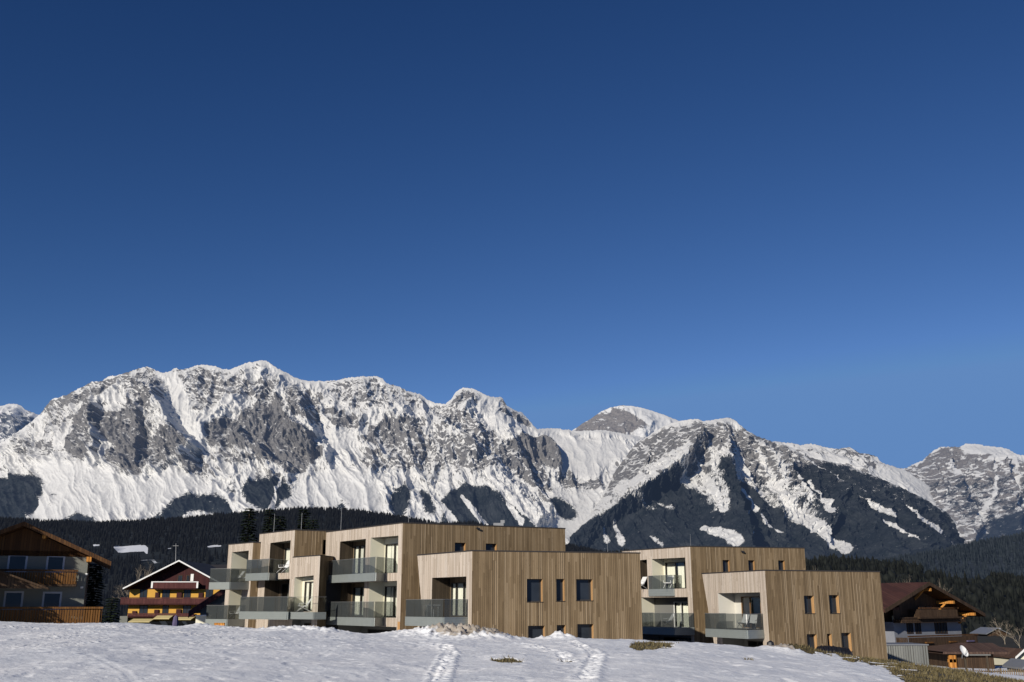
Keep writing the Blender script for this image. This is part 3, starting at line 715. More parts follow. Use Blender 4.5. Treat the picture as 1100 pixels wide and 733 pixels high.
# finer where the slope is in view
rr = np.concatenate([np.linspace(2, 15, 24)[:-1], 15 * (62 / 15.0) ** np.linspace(0, 1, 640)[:-1], np.linspace(62, 108, 60)])
AZg, RRg = np.meshgrid(az, rr)
gx_, gy_ = RRg * np.sin(AZg), RRg * np.cos(AZg)
ZF = near_h(gx_, gy_)
dzf, grassA, dirtA = field_detail(gx_, gy_, ZF)
# footprints: single boot holes along each trail
_rp = random.Random(4)
for pts, w_, dp, per in TR:
    if not per: continue
    for (xa_, ya_), (xb_, yb_) in zip(pts[:-1], pts[1:]):
        L_ = math.hypot(xb_ - xa_, yb_ - ya_); n_ = max(1, int(L_ / (per * .6)))
        for q in range(n_):
            f_ = (q + _rp.uniform(.1, .6)) / n_; sd = .11 if q % 2 else -.11
            cx_ = xa_ + (xb_ - xa_) * f_ - (yb_ - ya_) / L_ * sd + _rp.uniform(-.05, .05); cy_ = ya_ + (yb_ - ya_) * f_ + (xb_ - xa_) / L_ * sd
            r_ = math.hypot(cx_, cy_); i0, i1 = np.searchsorted(rr, r_ - .4), np.searchsorted(rr, r_ + .4)
            a_c = math.atan2(cx_, cy_); j0, j1 = np.searchsorted(az, a_c - .4 / r_), np.searchsorted(az, a_c + .4 / r_)
            if i1 <= i0 or j1 <= j0: continue
            sl_ = (slice(i0, i1), slice(j0, j1)); d_ = np.hypot((gx_[sl_] - cx_) / .13, (gy_[sl_] - cy_) / .19)
            dzf[sl_] += -_rp.uniform(.02, .06) * np.clip(1.5 * (1 - d_ ** 2), 0, 1) + .025 * np.exp(-((d_ - 1.5) / .4) ** 2)
fade = 1 - sstep(gy_, 60, 70)
ZF = ZF + dzf * fade
zg_ = zg(gx_, gy_)
ZF = np.maximum(ZF, zg_ + 0.02)
ZF = np.where(RRg > 103, zg_ - 0.8, ZF)

def mat_snow():
    m, nt, out = new_mat('snow'); g = NT(nt)
    tc = g.n('ShaderNodeTexCoord').outputs['Object']
    ag = g.n('ShaderNodeAttribute', attribute_name='grass').outputs['Fac']
    ad = g.n('ShaderNodeAttribute', attribute_name='dirt').outputs['Fac']
    n0 = g.noise(tc, 0.35, 5, 0.6); n1 = g.noise(tc, 3.0, 5, 0.6); n2 = g.noise(tc, 14.0, 4, 0.65)
    s = g.mix(g.step(n0, 0.3, 0.7), (0.72, 0.735, 0.76, 1), (0.86, 0.855, 0.85, 1))
    s = g.mix(g.math('MULTIPLY', g.step(n1, 0.5, 0.75), 0.30), s, (0.70, 0.715, 0.745, 1))
    dirtf = g.math('ADD', ad, g.math('MULTIPLY', g.math('SUBTRACT', n1, 0.5), 1.6))
    dirtf = g.math('MULTIPLY', g.step(dirtf, 0.35, 0.8), g.step(ad, 0.0, 0.15))
    s = g.mix(g.math('MULTIPLY', dirtf, 0.8), s, (0.28, 0.22, 0.15, 1))
    gc = g.ramp(g.math('ADD', g.math('MULTIPLY', n2, 0.6), g.math('MULTIPLY', n0, 0.4)), [(0.3, (0.030, 0.026, 0.014)), (0.5, (0.085, 0.068, 0.032)), (0.72, (0.17, 0.135, 0.070))])
    gf = g.math('ADD', ag, g.math('MULTIPLY', g.math('SUBTRACT', n1, 0.5), 0.9))
    gf = g.step(gf, 0.42, 0.58)
    col = g.mix(gf, s, gc)
    nrm = g.bump(g.math('ADD', g.math('MULTIPLY', n1, 0.6), g.math('MULTIPLY', n2, 0.4)), 0.5, 0.06)
    b = g.bsdf(col, 0.65, 0, nrm, 0.25)
    g.l(b.outputs[0], out.inputs[0]); return m
M['snow'] = mat_snow()
P = np.stack([gx_, gy_, ZF], -1)[::-1]
tag(grid_mesh('snow_field', P, M['snow'], {'grass': grassA[::-1].copy(), 'dirt': dirtA[::-1].copy()}), kind='structure')

# valley floor, one sheet out to beyond the mountains
xs = np.sign(np.linspace(-1, 1, 221)) * np.abs(np.linspace(-1, 1, 221)) ** 2.6 * 24000
ysv = np.concatenate([np.linspace(-3000, 0, 10)[:-1], np.linspace(0, 260, 60)[:-1], 260 + np.linspace(0, 1, 120) ** 2.2 * 30000])
XX, YY = np.meshgrid(xs, ysv)
ZZ = zg(XX, YY) - 0.25
ZZ = ZZ + 0.5 * fbm(XX / 22, YY / 22, 3, .5, 3.) * sstep(YY, 80, 140)
near = (YY < 60) | ((np.abs(XX) < 60) & (YY < 95))
ZZ = np.where(YY < 45, -6.5, ZZ)
def mat_valley():
    m, nt, out = new_mat('valley_ground'); g = NT(nt)
    tc = g.n('ShaderNodeTexCoord').outputs['Object']
    sn = g.n('ShaderNodeAttribute', attribute_name='snow').outputs['Fac']
    n1 = g.noise(tc, 0.05, 5, .65); n2 = g.noise(tc, 0.6, 4, .6)
    f = g.step(g.math('ADD', sn, g.math('MULTIPLY', g.math('SUBTRACT', n1, 0.5), 1.2)), .45, .6)
    dk = g.mix(n2, (0.018, 0.018, 0.014, 1), (0.07, 0.062, 0.045, 1))
    b = g.bsdf(g.mix(f, dk, (0.70, 0.72, 0.76, 1)), .85, 0, g.bump(n2, .4, .1), .1)
    g.l(b.outputs[0], out.inputs[0]); return m
M['valley'] = mat_valley()
snv = np.where(YY < 108, 1.0, 0.22)
tag(grid_mesh('ground', np.stack([XX, YY, ZZ], -1)[::-1], M['valley'], {'snow': snv[::-1].copy()}), kind='structure')
# the photographer's side of the slope, behind the camera
mbk = MB()
o = np.array([[[-60, 3, -0.05], [60, 3, -0.05]], [[-60, -60, 1.0], [60, -60, 1.0]]], float)
# ================================================================== apartment blocks
class Face:
    def __init__(s, p0, p1):
        s.p0 = Vector((p0[0], p0[1])); d = Vector((p1[0], p1[1])) - s.p0
        s.w = d.length; s.t = d.normalized(); s.n = Vector((s.t.y, -s.t.x))
    def P(s, u, z, w=0.0):
        q = s.p0 + s.t * u + s.n * w
        return Vector((q.x, q.y, z))
    def uz(s, px, py, w=0.0):
        d = ray(px, py); o = s.p0 + s.n * w
        k = (o.x * s.n.x + o.y * s.n.y) / (d[0] * s.n.x + d[1] * s.n.y)
        x, y = d[0] * k, d[1] * k
        return ((Vector((x, y)) - s.p0).dot(s.t), E + d[2] * k)

def facade(mb, face, outer, holes, mat, w=0.0, uoff=0.0):
    """flat wall with real openings; UVs in metres"""
    loops = [[Vector((u, z, 0)) for u, z in outer]] + [[Vector((u, z, 0)) for u, z in h] for h in holes]
    flat = [p for l in loops for p in l]
    for tri in tessellate_polygon(loops):
        a, b, c = [flat[i] for i in tri]
        if (b - a).cross(c - a).z < 0: b, c = c, b
        mb.poly([face.P(q.x, q.y, w) for q in (a, b, c)], mat, [(q.x + uoff, q.y) for q in (a, b, c)])

def recess(mb, face, h, d, mats, back=None):
    """side walls, head and floor of an opening running back by d; mats = (left, right, head, floor)"""
    (a, b, c, e) = h     # bottom-left, bottom-right, top-right, top-left
    def q(p0, p1, m):
        L = math.hypot(p1[0] - p0[0], p1[1] - p0[1])
        if abs(p0[0] - p1[0]) < abs(p0[1] - p1[1]): uv = [(0, p0[1]), (0, p1[1]), (d, p1[1]), (d, p0[1])]
        else: uv = [(p0[0], 0), (p1[0], 0), (p1[0], d), (p0[0], d)]
        mb.poly([face.P(*p0), face.P(*p1), face.P(p1[0], p1[1], -d), face.P(p0[0], p0[1], -d)], m, uv)
    q(a, e, mats[0]); q(b, c, mats[1]); q(e, c, mats[2]); q(a, b, mats[3])

def rect(u0, z0, u1, z1): return [(u0, z0), (u1, z0), (u1, z1), (u0, z1)]

def room(mb, face, u0, z0, u1, z1, w, d, mat):
    P = lambda u, z, ww: face.P(u, z, ww)
    mb.poly([P(u0, z0, -w - d), P(u1, z0, -w - d), P(u1, z1, -w - d), P(u0, z1, -w - d)], mat)
    for (a, b) in (((u0, z0), (u0, z1)), ((u1, z0), (u1, z1)), ((u0, z0), (u1, z0)), ((u0, z1), (u1, z1))):
        mb.poly([P(*a, -w), P(*b, -w), P(*b, -w - d), P(*a, -w - d)], mat)

def curtain(face, u0, u1, z0, z1, w, parent, mat='curtain', pl=0.16):
    mb = MB(); n = max(4, int((u1 - u0) / pl) * 4)
    for k in range(n):
        ua, ub = u0 + (u1 - u0) * k / n, u0 + (u1 - u0) * (k + 1) / n
        wa, wb = [w + 0.035 * math.sin(2 * PI * q / 4.0 + 0.6 * math.sin(q * .7)) for q in (k, k + 1)]
        mb.poly([face.P(ua, z0, -wa), face.P(ub, z0, -wb), face.P(ub, z1, -wb), face.P(ua, z1, -wa)])
    return mb.build('curtain', M[mat], parent, smooth=True)

def glazed(face, u0, z0, u1, z1, w, parent, name='window', mull=(0.5,), curt=(), fm='frame', glass='glass_pane', tr=0.06):
    """framed glazing: frame mesh, panes and curtains as sub-parts"""
    mb = MB()
    def bar(ua, za, ub, zb, dd=0.07):
        mb.box(face.P(ua, za, -w + .02), face.P(ub, za, -w + .02) - face.P(ua, za, -w + .02), face.P(ua, za, -w - dd) - face.P(ua, za, -w + .02), Vector((0, 0, zb - za)))
    bar(u0, z0, u0 + tr, z1); bar(u1 - tr, z0, u1, z1); bar(u0 + tr, z1 - tr, u1 - tr, z1); bar(u0 + tr, z0, u1 - tr, z0 + tr)
    ed = [u0 + tr] + [u0 + (u1 - u0) * m for m in mull] + [u1 - tr]
    for m in mull: bar(u0 + (u1 - u0) * m - tr / 2, z0 + tr, u0 + (u1 - u0) * m + tr / 2, z1 - tr)
    fr = mb.build(name, M[fm], parent)
    for a, b in zip(ed[:-1], ed[1:]):
        pb = MB(); pb.poly([face.P(a + .004, z0 + tr, -w - .03), face.P(b - .004, z0 + tr, -w - .03), face.P(b - .004, z1 - tr, -w - .03), face.P(a + .004, z1 - tr, -w - .03)])
        pb.build('pane', M[glass], fr)
    for (a, b, cm) in curt: curtain(face, u0 + (u1 - u0) * a, u0 + (u1 - u0) * b, z0 + .05, z1 - .05, w + 0.14, fr, cm)
    return fr

WM = ['larch_pale', 'larch_brown', 'cream', 'offwhite', 'soffit', 'dark_inside', 'grey_render', 'larch_dark', 'fresh_wood']
WI = {k: i for i, k in enumerate(WM)}
def wmats(): return [M[k] for k in WM]

def unit(bld, L, C, Rr, z0, z1, holesL=(), holesR=(), slant=0.0, back=None, lmat='larch_pale', rmat='larch_brown', mb=None, cap=True):
    """one volume of a block: facade L->C with loggias, side wall C->R with punched windows, solid behind"""
    own = mb is None
    mb = mb or MB()
    fl, fr = Face(L, C), Face(C, Rr)
    facade(mb, fl, [(slant, z0), (fl.w, z0), (fl.w, z1), (0, z1)], [h for h in holesL], WI[lmat])
    facade(mb, fr, [(0, z0), (fr.w, z0), (fr.w, z1), (0, z1)], [h for h in holesR], WI[rmat], uoff=37.3)
    B = back or (Vector((L[0], L[1])) + (Vector((Rr[0], Rr[1])) - Vector((C[0], C[1]))))
    L2, B2, R2 = Vector((L[0], L[1])), Vector((B[0], B[1])), Vector((Rr[0], Rr[1]))
    s0 = fl.P(slant, z0)
    mb.poly([(B2.x, B2.y, z0), s0, (L2.x, L2.y, z1), (B2.x, B2.y, z1)], WI[rmat])
    mb.poly([(R2.x, R2.y, z0), (B2.x, B2.y, z0), (B2.x, B2.y, z1), (R2.x, R2.y, z1)], WI[rmat])
    C2 = Vector((C[0], C[1]))
    mb.poly([(L2.x, L2.y, z1 - .02), (C2.x, C2.y, z1 - .02), (R2.x, R2.y, z1 - .02), (B2.x, B2.y, z1 - .02)], WI['dark_inside'])
    # roof: membrane deck with thin dark parapet flashing round the edge
    rb = MB()
    ctr = (L2 + C2 + R2 + B2) / 4
    pts = [L2, C2, R2, B2]
    out = [p + (p - ctr).normalized() * 0.045 for p in pts]; inn = [p - (p - ctr).normalized() * 0.45 for p in pts]
    zt = z1 + 0.06
    rb.prism([(p.x, p.y) for p in out], z1 - 0.012, zt - 0.03)
    for k in range(4):
        a, b, c, d = out[k], out[(k + 1) % 4], inn[(k + 1) % 4], inn[k]
        rb.prism([(a.x, a.y), (b.x, b.y), (c.x, c.y), (d.x, d.y)], zt - 0.027, zt)
    rf = rb.build('roof', M['membrane'], bld)
    return mb, fl, fr, rf

def loggia(bld, mb, face, h, d, left='cream', right='cream', win=(0.3, 0.97), zt=0.25, mull=(0.5,), curt=((0.0, 0.3, 'curtain'), (.6, 1, 'curtain')), backm='offwhite', fm='frame'):
    (a, b, c, e) = h
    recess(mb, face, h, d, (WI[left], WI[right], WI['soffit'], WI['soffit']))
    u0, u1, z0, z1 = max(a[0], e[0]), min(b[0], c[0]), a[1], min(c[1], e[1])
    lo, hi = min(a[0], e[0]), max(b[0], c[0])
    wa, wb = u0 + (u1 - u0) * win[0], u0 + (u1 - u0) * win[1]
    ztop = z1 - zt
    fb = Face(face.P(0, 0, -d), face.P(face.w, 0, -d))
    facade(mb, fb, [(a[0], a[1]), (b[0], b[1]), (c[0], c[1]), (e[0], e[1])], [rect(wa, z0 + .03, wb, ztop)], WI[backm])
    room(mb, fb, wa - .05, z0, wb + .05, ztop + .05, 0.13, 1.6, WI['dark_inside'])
    return glazed(face, wa, z0 + .03, wb, ztop, d + 0.02, bld, 'terrace_door', mull, curt, fm)

def punched(bld, mb, face, h, d=0.34, glass='glass_dark', name='window', curt=()):
    """window set deep in the side wall: right jamb coloured bright as sunlit, left jamb dark as shaded, dark head and sill, pane"""
    (a, b, c, e) = h
    recess(mb, face, h, d, (WI['larch_dark'], WI['fresh_wood'], WI['larch_dark'], WI['soffit']))  # sunlit and shaded jambs put into the wood colours
    f = glazed(face, min(a[0], e[0]), a[1], max(b[0], c[0]), c[1], d, bld, name, (), curt, 'frame', glass, 0.05)
    sb = MB(); p = face.P(a[0] - .03, a[1] - .03, .05); q = face.P(b[0] + .03, a[1] - .03, .05)
    sb.box(p, q - p, face.P(a[0] - .03, 0, -.1) - face.P(a[0] - .03, 0, .05), Vector((0, 0, .028)))
    sb.build('sill', M['dark_metal'], f)
    return f

def balcony(bld, face, pts, zr, back=None, fas=0.56, gh=1.05, glass='glass_rail', name='balcony', plan=None):
    """projecting balcony. pts = front-left, front-right, right-end (px of the handrail, z=zr)"""
    q = []
    for x, y in pts:          # (px, row) on the rail, or (px, metres out from the facade) where the rail is at eye level
        if y < 20: u_ = face.uz(x, 640, y)[0]; w_ = face.P(u_, 0, y)
        else: w_ = atZ(x, y, zr)
        q.append(Vector((w_.x, w_.y)))
    def onto(p, off=0.02):
        d = (p - face.p0).dot(face.n); return p - face.n * (d - off)
    if plan is None:
        bl = Vector(back) if back is not None else onto(q[0])
        plan = [bl] + q
        if (q[-1] - face.p0).dot(face.n) > 0.3: plan.append(onto(q[-1]))
    zf = zr - gh
    sl = MB(); sl.prism([(p.x, p.y) for p in plan], zf - 0.30, zf - 0.03)
    root = sl.build(name, M['soffit'], bld)
    for i in range(len(plan) - 1):
        a, b = plan[i], plan[i + 1]; d = b - a
        if d.length < 0.25: continue
        t = d.normalized(); n = Vector((t.y, -t.x))
        fb = MB()
        fb.box((a.x, a.y, zf - fas), (d.x, d.y, 0), (n.x * .05, n.y * .05, 0), (0, 0, fas))
        for k in range(4):     # folded ribs of the sheet-metal apron
            zz = zf - fas + fas * (k + .5) / 4
            o_ = a + n * .05
            fb.box((o_.x, o_.y, zz), (d.x, d.y, 0), (n.x * .014, n.y * .014, 0), (0, 0, fas * .12))
        fb.build('fascia', M['fascia'], root)
        npan = max(1, round(d.length / 1.35))
        for k in range(npan):
            p0 = a + d * (k / npan) + t * .012; p1 = a + d * ((k + 1) / npan) - t * .012
            p0 = p0 + n * .03; p1 = p1 + n * .03; e = p1 - p0
            gb = MB(); gb.poly([(p0.x, p0.y, zf + .0), (p1.x, p1.y, zf), (p1.x, p1.y, zr), (p0.x, p0.y, zr)])
            gb.build('glass_panel', M[glass], root)
    rl = MB()
    for i in range(len(plan) - 1):
        a, b = plan[i], plan[i + 1]; t = (b - a)
        if t.length < .25: continue
        n = Vector((t.y, -t.x)).normalized() * .03
        rl.bar((a.x + n.x, a.y + n.y, zr + .012), (b.x + n.x, b.y + n.y, zr + .012), .035, .02)
    rl.build('handrail', M['steel'], root)
    return root, plan

def rods(bld, lst, Y):
    for px, y0, y1, yy in lst:
        p = atY(px, y1, yy); q = atY(px, y0, yy)
        mb = MB(); mb.tube([p - Vector((0, 0, .3)), (p.x, p.y, q.z)], [.02, .012], 5); mb.build('lightning_rod', M['steel'], bld)

def V2(v): return Vector((v.x, v.y))
GZ = -2.6

# ---------------- long block on the left (units step back to the left)
cA4 = atY(432.8, 562, 70.0); zA4 = cA4.z
lA4 = atZ(350.4, 572, zA4); rA4 = atZ(607, 568.2, zA4)
cA2 = atY(317, 569.5, 78.5); zA2 = cA2.z
lA2 = atZ(278.8, 574, zA2); rA2 = atZ(349.7, 570.6, zA2)
cA1 = atY(272, 583, 82.7); zA1 = cA1.z
lA1 = atZ(245.6, 585.3, zA1)
cA3 = atY(344, 597, 75.2); zA3 = cA3.z
lA3 = atY(315, 599.2, 78.2)
dR = (V2(rA4) - V2(cA4)).normalized()
A = thing('apartment_block', (cA4.x - 4, cA4.y + 4, GZ), 'long stepped larch-clad apartment block with many glass-railed balconies', 'apartment building')

fA4 = Face(lA4, cA4); fA4r = Face(cA4, rA4)
def uzL(face, *pts): return [face.uz(*p) for p in pts]
def hole_px(face, tl, tr, zb, ub=None):
    a = face.uz(*tl); b = face.uz(*tr)
    ua, ub_ = a[0], b[0]
    return [(ua, zb), (ub_, zb), (ub_, b[1]), (ua, a[1])]
F1, F0 = 3.85, 0.85
h1 = hole_px(fA4, (365.5, 582), (393, 579), F1); h2 = hole_px(fA4, (398.3, 577.9), (428, 575.6), F1)
h3 = [(h1[0][0] - .25, F0), (h1[1][0], F0), (h1[1][0], 3.3), (h1[0][0] - .25, 3.3)]
h4 = [(h2[0][0], F0), (h2[1][0], F0), (h2[1][0], 3.3), (h2[0][0], 3.3)]
h5 = [(h1[0][0] - .3, -2.4), (fA4.w - .45, -2.4), (fA4.w - .45, .25), (h1[0][0] - .3, .25)]
h3b = [(0.55, F0 - 0.1), (h3[0][0] - .75, F0 - 0.1), (h3[0][0] - .75, 1.0), (.55, 1.0)]
dw = 1.6
rwin = []
def px_rect(face, x0, x1, yt, yb):
    a = face.uz(x0, yt); b = face.uz(x1, yb); return rect(a[0], b[1], b[0], a[1])
wA = [px_rect(fA4r, 488.6, 500, 583.0, 594), px_rect(fA4r, 521.8, 533.5, 584.0, 595)]
mb, _, _, rfA = unit(A, lA4, cA4, rA4, GZ, zA4, [h1, h2, h3, h4, h5], wA, slant=0.35)
loggia(A, mb, fA4, h1, 1.15, 'larch_dark', 'cream', (.02, .90), .30, (.22, .45, .7), ((0.01, .20, 'curtain'), (.24, .40, 'sheer'), (.46, .66, 'sheer')), 'larch_brown')
loggia(A, mb, fA4, h2, 1.2, 'cream', 'cream', (.02, .92), .38, (.36,), ((.01, .17, 'curtain'), (.19, .34, 'curtain'), (.37, .85, 'curtain')), 'cream')
loggia(A, mb, fA4, h3, 1.25, 'larch_dark', 'larch_dark', (.05, .90), .30, (.34, .68), ((0.04, .26, 'curtain'), (.36, .56, 'sheer')), 'larch_brown')
loggia(A, mb, fA4, h4, 1.25, 'cream', 'cream', (.02, .92), .30, (.36,), ((.01, .17, 'curtain'), (.20, .34, 'sheer'), (.38, .8, 'curtain')), 'cream')
loggia(A, mb, fA4, h5, 2.2, 'grey_render', 'grey_render', (.12, .92), .30, (.25, .5, .75), ((.5, .62, 'sheer'),), 'grey_render')
for h in wA: punched(A, mb, fA4r, h)
mb.build('wall', wmats(), A)
# pillars of the ground floor
for u in (0.25, h1[0][0] - .55, fA4.w - .30):
    pb = MB(); pb.box(fA4.P(u, GZ, .02), fA4.P(u + .28, GZ, .02) - fA4.P(u, GZ, .02), fA4.P(u, GZ, .0) - fA4.P(u, GZ, .16), Vector((0, 0, 3.2)))
    pb.build('pillar', M['fresh_wood'], A)
b1, planA1 = balcony(A, fA4, [(339, 604.3), (404, 598.6), (429.3, 601.2)], 4.9)
b0, planA0 = balcony(A, fA4, [], 1.9, plan=planA1)

# unit 2
fA2 = Face(lA2, cA2); fA2r = Face(cA2, rA2)
G1, G0 = 4.12, 1.22
k1 = hole_px(fA2, (290.5, 583.5), (312.3, 580.6), G1)
k0 = [(k1[0][0] - .55, G0), (k1[1][0] + .2, G0), (k1[1][0] + .2, 3.65), (k1[0][0] - .55, 3.65)]
mb, _, _, _ = unit(A, lA2, cA2, V2(rA2) + dR * 1.5, GZ, zA2, [k1, k0], [px_rect(fA2r, 347.0, 350.2, 580, 596)], slant=0.1, back=V2(lA2) + dR * 6)
loggia(A, mb, fA2, k1, 1.25, 'larch_dark', 'larch_dark', (.02, .92), .35, (.32,), ((.01, .28, 'curtain'), (.34, .54, 'curtain'), (.6, .8, 'curtain')), 'larch_brown')
loggia(A, mb, fA2, k0, 1.25, 'larch_dark', 'fresh_wood', (.10, .86), .30, (.4,), ((.28, .38, 'sheer'), (.46, .6, 'curtain')), 'larch_dark')
mb.build('wall', wmats(), A)
balcony(A, fA2, [(265.5, 602.0), (289.6, 600.6), (312.5, 602.4)], 5.17)
balcony(A, fA2, [(258.8, 2.9), (309.8, 1.7), (316.5, .02)], 2.27)

# unit 1 (far left)
fA1 = Face(lA1, cA1)
k1 = hole_px(fA1, (249.3, 593.4), (267.3, 591.6), 3.45)
k0 = [(k1[0][0], .55), (k1[1][0] - .7, .55), (k1[1][0] - .7, 2.9), (k1[0][0], 2.9)]
mb, _, _, _ = unit(A, lA1, cA1, V2(cA1) + dR * 5, GZ, zA1, [k1, k0], [], slant=0.05)
loggia(A, mb, fA1, k1, 1.7, 'cream', 'cream', (.25, .97), .35, (.5,), ((.1, .4, 'sheer'),), 'larch_dark')
loggia(A, mb, fA1, k0, 1.7, 'cream', 'cream', (.5, .97), .3, (.5,), ((.1, .4, 'sheer'),), 'cream')
mb.build('wall', wmats(), A)
balcony(A, fA1, [(224.2, 2.6), (246.0, 1.8), (266.0, .02)], 4.50)
balcony(A, fA1, [(223.2, 2.6), (246.0, 1.8), (264.0, .02)], 1.66)

# unit 3 (low, in the corner)
fA3 = Face(lA3, cA3)
k0 = hole_px(fA3, (316.5, 620.5), (337.0, 618.3), 1.22)
kg = [(k0[0][0], -2.4), (k0[1][0], -2.4), (k0[1][0], .7), (k0[0][0], .7)]
mb, _, _, _ = unit(A, lA3, cA3, (-13.65, 77.75), GZ, zA3, [k0, kg], [], slant=0.0, back=(lA3.x + 2.2, lA3.y + 2.4))
loggia(A, mb, fA3, k0, .7, 'cream', 'cream', (.12, .96), .30, (.3, .6), ((.01, .22, 'curtain'), (.33, .52, 'curtain'), (.62, .97, 'curtain')), 'cream')
loggia(A, mb, fA3, kg, .7, 'grey_render', 'grey_render', (.2, .9), .30, (.5,), (), 'grey_render')
mb.build('wall', wmats(), A)
balcony(A, fA3, [(310.2, 1.3), (338.0, 1.0)], 2.25, glass='glass_pane', back=(lA3.x - .5, lA3.y - .3), fas=.5)
rods(A, [(294, 552, 572, 82), (323.5, 551, 570, 80), (366, 545, 571, 80), (438.8, 551, 563, 78)], 80)
# roof vent and bulkhead lamp of the long block
p = atY(535.5, 565.5, 74.5)
vb = MB(); vb.cbox((p.x, p.y, p.z + .05), .75, .5, .35); vb.cbox((p.x + .3, p.y, p.z + .33), .3, .3, .22); vb.build('roof_vent', M['steel'], A)
def bulkhead(face, px, py, parent):
    u, z = face.uz(px, py); lb = MB()
    lb.bar(face.P(u, z, 0), face.P(u + .03, z - .04, .14), .06); lb.bar(face.P(u - .12, z, .14), face.P(u + .14, z - .07, .15), .10, .12)
    lb.build('wall_lamp', M['dark_metal'], parent)
bulkhead(fA4r, 512.8, 567.6, A)

# ---------------- near block, middle
cB = atY(507.2, 592.0, 63.8); zB = cB.z
lB = atZ(448.3, 596.8, zB); rB = atZ(687.5, 594.6, zB)
B = thing('apartment_block', (cB.x + 3, cB.y + 3, GZ), 'low larch-clad apartment block in the middle, broad side wall with six small windows', 'apartment building')
fB = Face(lB, cB); fBr = Face(cB, rB)
k1 = hole_px(fB, (464.2, 620.9), (501.0, 619.4), .95)
kg = [(2.0, -2.4), (fB.w - .5, -2.4), (fB.w - .5, .3), (2.0, .3)]
wB = [px_rect(fBr, 565.9, 582.9, 622, 646.6), px_rect(fBr, 597.4, 606.6, 622, 645.8), px_rect(fBr, 618.9, 636.9, 622.3, 645.2),
      px_rect(fBr, 567.2, 585.3, 672.4, 695), px_rect(fBr, 598.1, 607.8, 671.6, 694), px_rect(fBr, 620.1, 637.9, 670.6, 693)]
mb, _, _, _ = unit(B, lB, cB, rB, GZ, zB, [k1, kg], wB, slant=fB.uz(453.2, 655)[0] / (zB - fB.uz(453.2, 655)[1]) * (zB - GZ), back=(lB.x + 5.5, lB.y + 8.5))
loggia(B, mb, fB, k1, 1.4, 'larch_dark', 'larch_pale', (.02, .90), .30, (.17, .42), ((.01, .16, 'curtain'), (.18, .42, 'curtain'), (.44, .52, 'sheer')), 'larch_brown')
loggia(B, mb, fB, kg, 2.0, 'grey_render', 'grey_render', (.2, .9), .30, (.5,), (), 'grey_render')
for i, h in enumerate(wB): punched(B, mb, fBr, h, .36)
mb.build('wall', wmats(), B)
pb = MB(); u = fB.uz(456, 660)[0]; pb.box(fB.P(u, GZ, .5), fB.P(u + .26, GZ, .5) - fB.P(u, GZ, .5), fB.P(u, 0, .24) - fB.P(u, 0, .5), Vector((0, 0, 3.1))); pb.build('pillar', M['larch_pale'], B)
balcony(B, fB, [(436.6, 1.9), (477.0, 1.9), (502.3, .02)], 2.02)

# ---------------- rear block, right
cC = atY(741.5, 587.3, 80.0); zC = cC.z
lC = atZ(668, 592.4, zC); rC = atZ(864, 589.2, zC)
Cb = thing('apartment_block', (cC.x + 3, cC.y + 3, GZ), 'rear right larch-clad apartment block, upper storey with three small windows above a lower roof', 'apartment building')
fC = Face(lC, cC); fCr = Face(cC, rC)
k1 = hole_px(fC, (700.0, 600.8), (736.0, 599.0), 2.95)
kx = hole_px(fC, (687.5, 602.0), (694.8, 601.2), 2.95)
k0 = [(kx[0][0], -.1), (k1[1][0] + .1, -.1), (k1[1][0] + .1, 2.3), (kx[0][0], 2.3)]
kg = [(kx[0][0], -2.5), (k1[1][0] + .3, -2.5), (k1[1][0] + .3, -.6), (kx[0][0], -.6)]
wC = [px_rect(fCr, 776.2, 784.2, 601.7, 614.5), px_rect(fCr, 803.8, 811.2, 602, 615), px_rect(fCr, 836, 843.6, 602.2, 615.2)]
mb, _, _, _ = unit(Cb, lC, cC, rC, GZ, zC, [k1, kx, k0, kg], wC, slant=0.0)
loggia(Cb, mb, fC, k1, 1.25, 'cream', 'cream', (.05, .95), .25, (.34, .64), ((.02, .29, 'curtain'), (.38, .60, 'curtain'), (.68, .97, 'curtain')), 'cream')
loggia(Cb, mb, fC, kx, 1.2, 'larch_dark', 'cream', (.2, .9), .3, (), (), 'larch_dark')
loggia(Cb, mb, fC, k0, 1.4, 'cream', 'larch_dark', (.42, .92), .35, (.3, .66), ((.06, .28, 'curtain'), (.34, .64, 'curtain'), (.7, .97, 'curtain')), 'grey_render', fm='white_paint')
loggia(Cb, mb, fC, kg, 1.8, 'grey_render', 'grey_render', (.1, .9), .25, (.3, .6), (), 'grey_render')
for h in wC: punched(Cb, mb, fCr, h, .3)
mb.build('wall', wmats(), Cb)
balcony(Cb, fC, [(696.5, 619.0), (723, 618.0), (738.2, 619.0)], 4.0)
balcony(Cb, fC, [(684, 1.7), (723, 1.7), (744, .02)], 1.08)
rods(Cb, [(742, 574, 588, 84), (652.7, 578, 590, 90)], 84)
bulkhead(fCr, 797, 592.5, Cb)

# ---------------- near block, right
cD = atY(821.6, 613.0, 70.6); zD = cD.z
lD = atZ(754.2, 616.6, zD); rD = atZ(945, 614.6, zD)
D_ = thing('apartment_block', (cD.x + 3, cD.y + 3, GZ), 'low larch-clad apartment block at the right, leaning end wall and five small windows', 'apartment building')
fD = Face(lD, cD); fDr = Face(cD, rD)
k1 = hole_px(fD, (771.2, 637.4), (816.4, 636.5), .05)
kg = [(k1[0][0] + .3, -2.5), (k1[1][0], -2.5), (k1[1][0], -.55), (k1[0][0] + .3, -.55)]
wD = [px_rect(fDr, 863.4, 875.4, 640, 659), px_rect(fDr, 890.3, 902.3, 639.3, 658.9), px_rect(fDr, 866.6, 878.4, 681.4, 699), px_rect(fDr, 888.4, 894.4, 681, 697), px_rect(fDr, 903.5, 915.5, 680, 700)]
sl = fD.uz(763.0, 668)[0] / (zD - fD.uz(763.0, 668)[1]) * (zD - GZ)
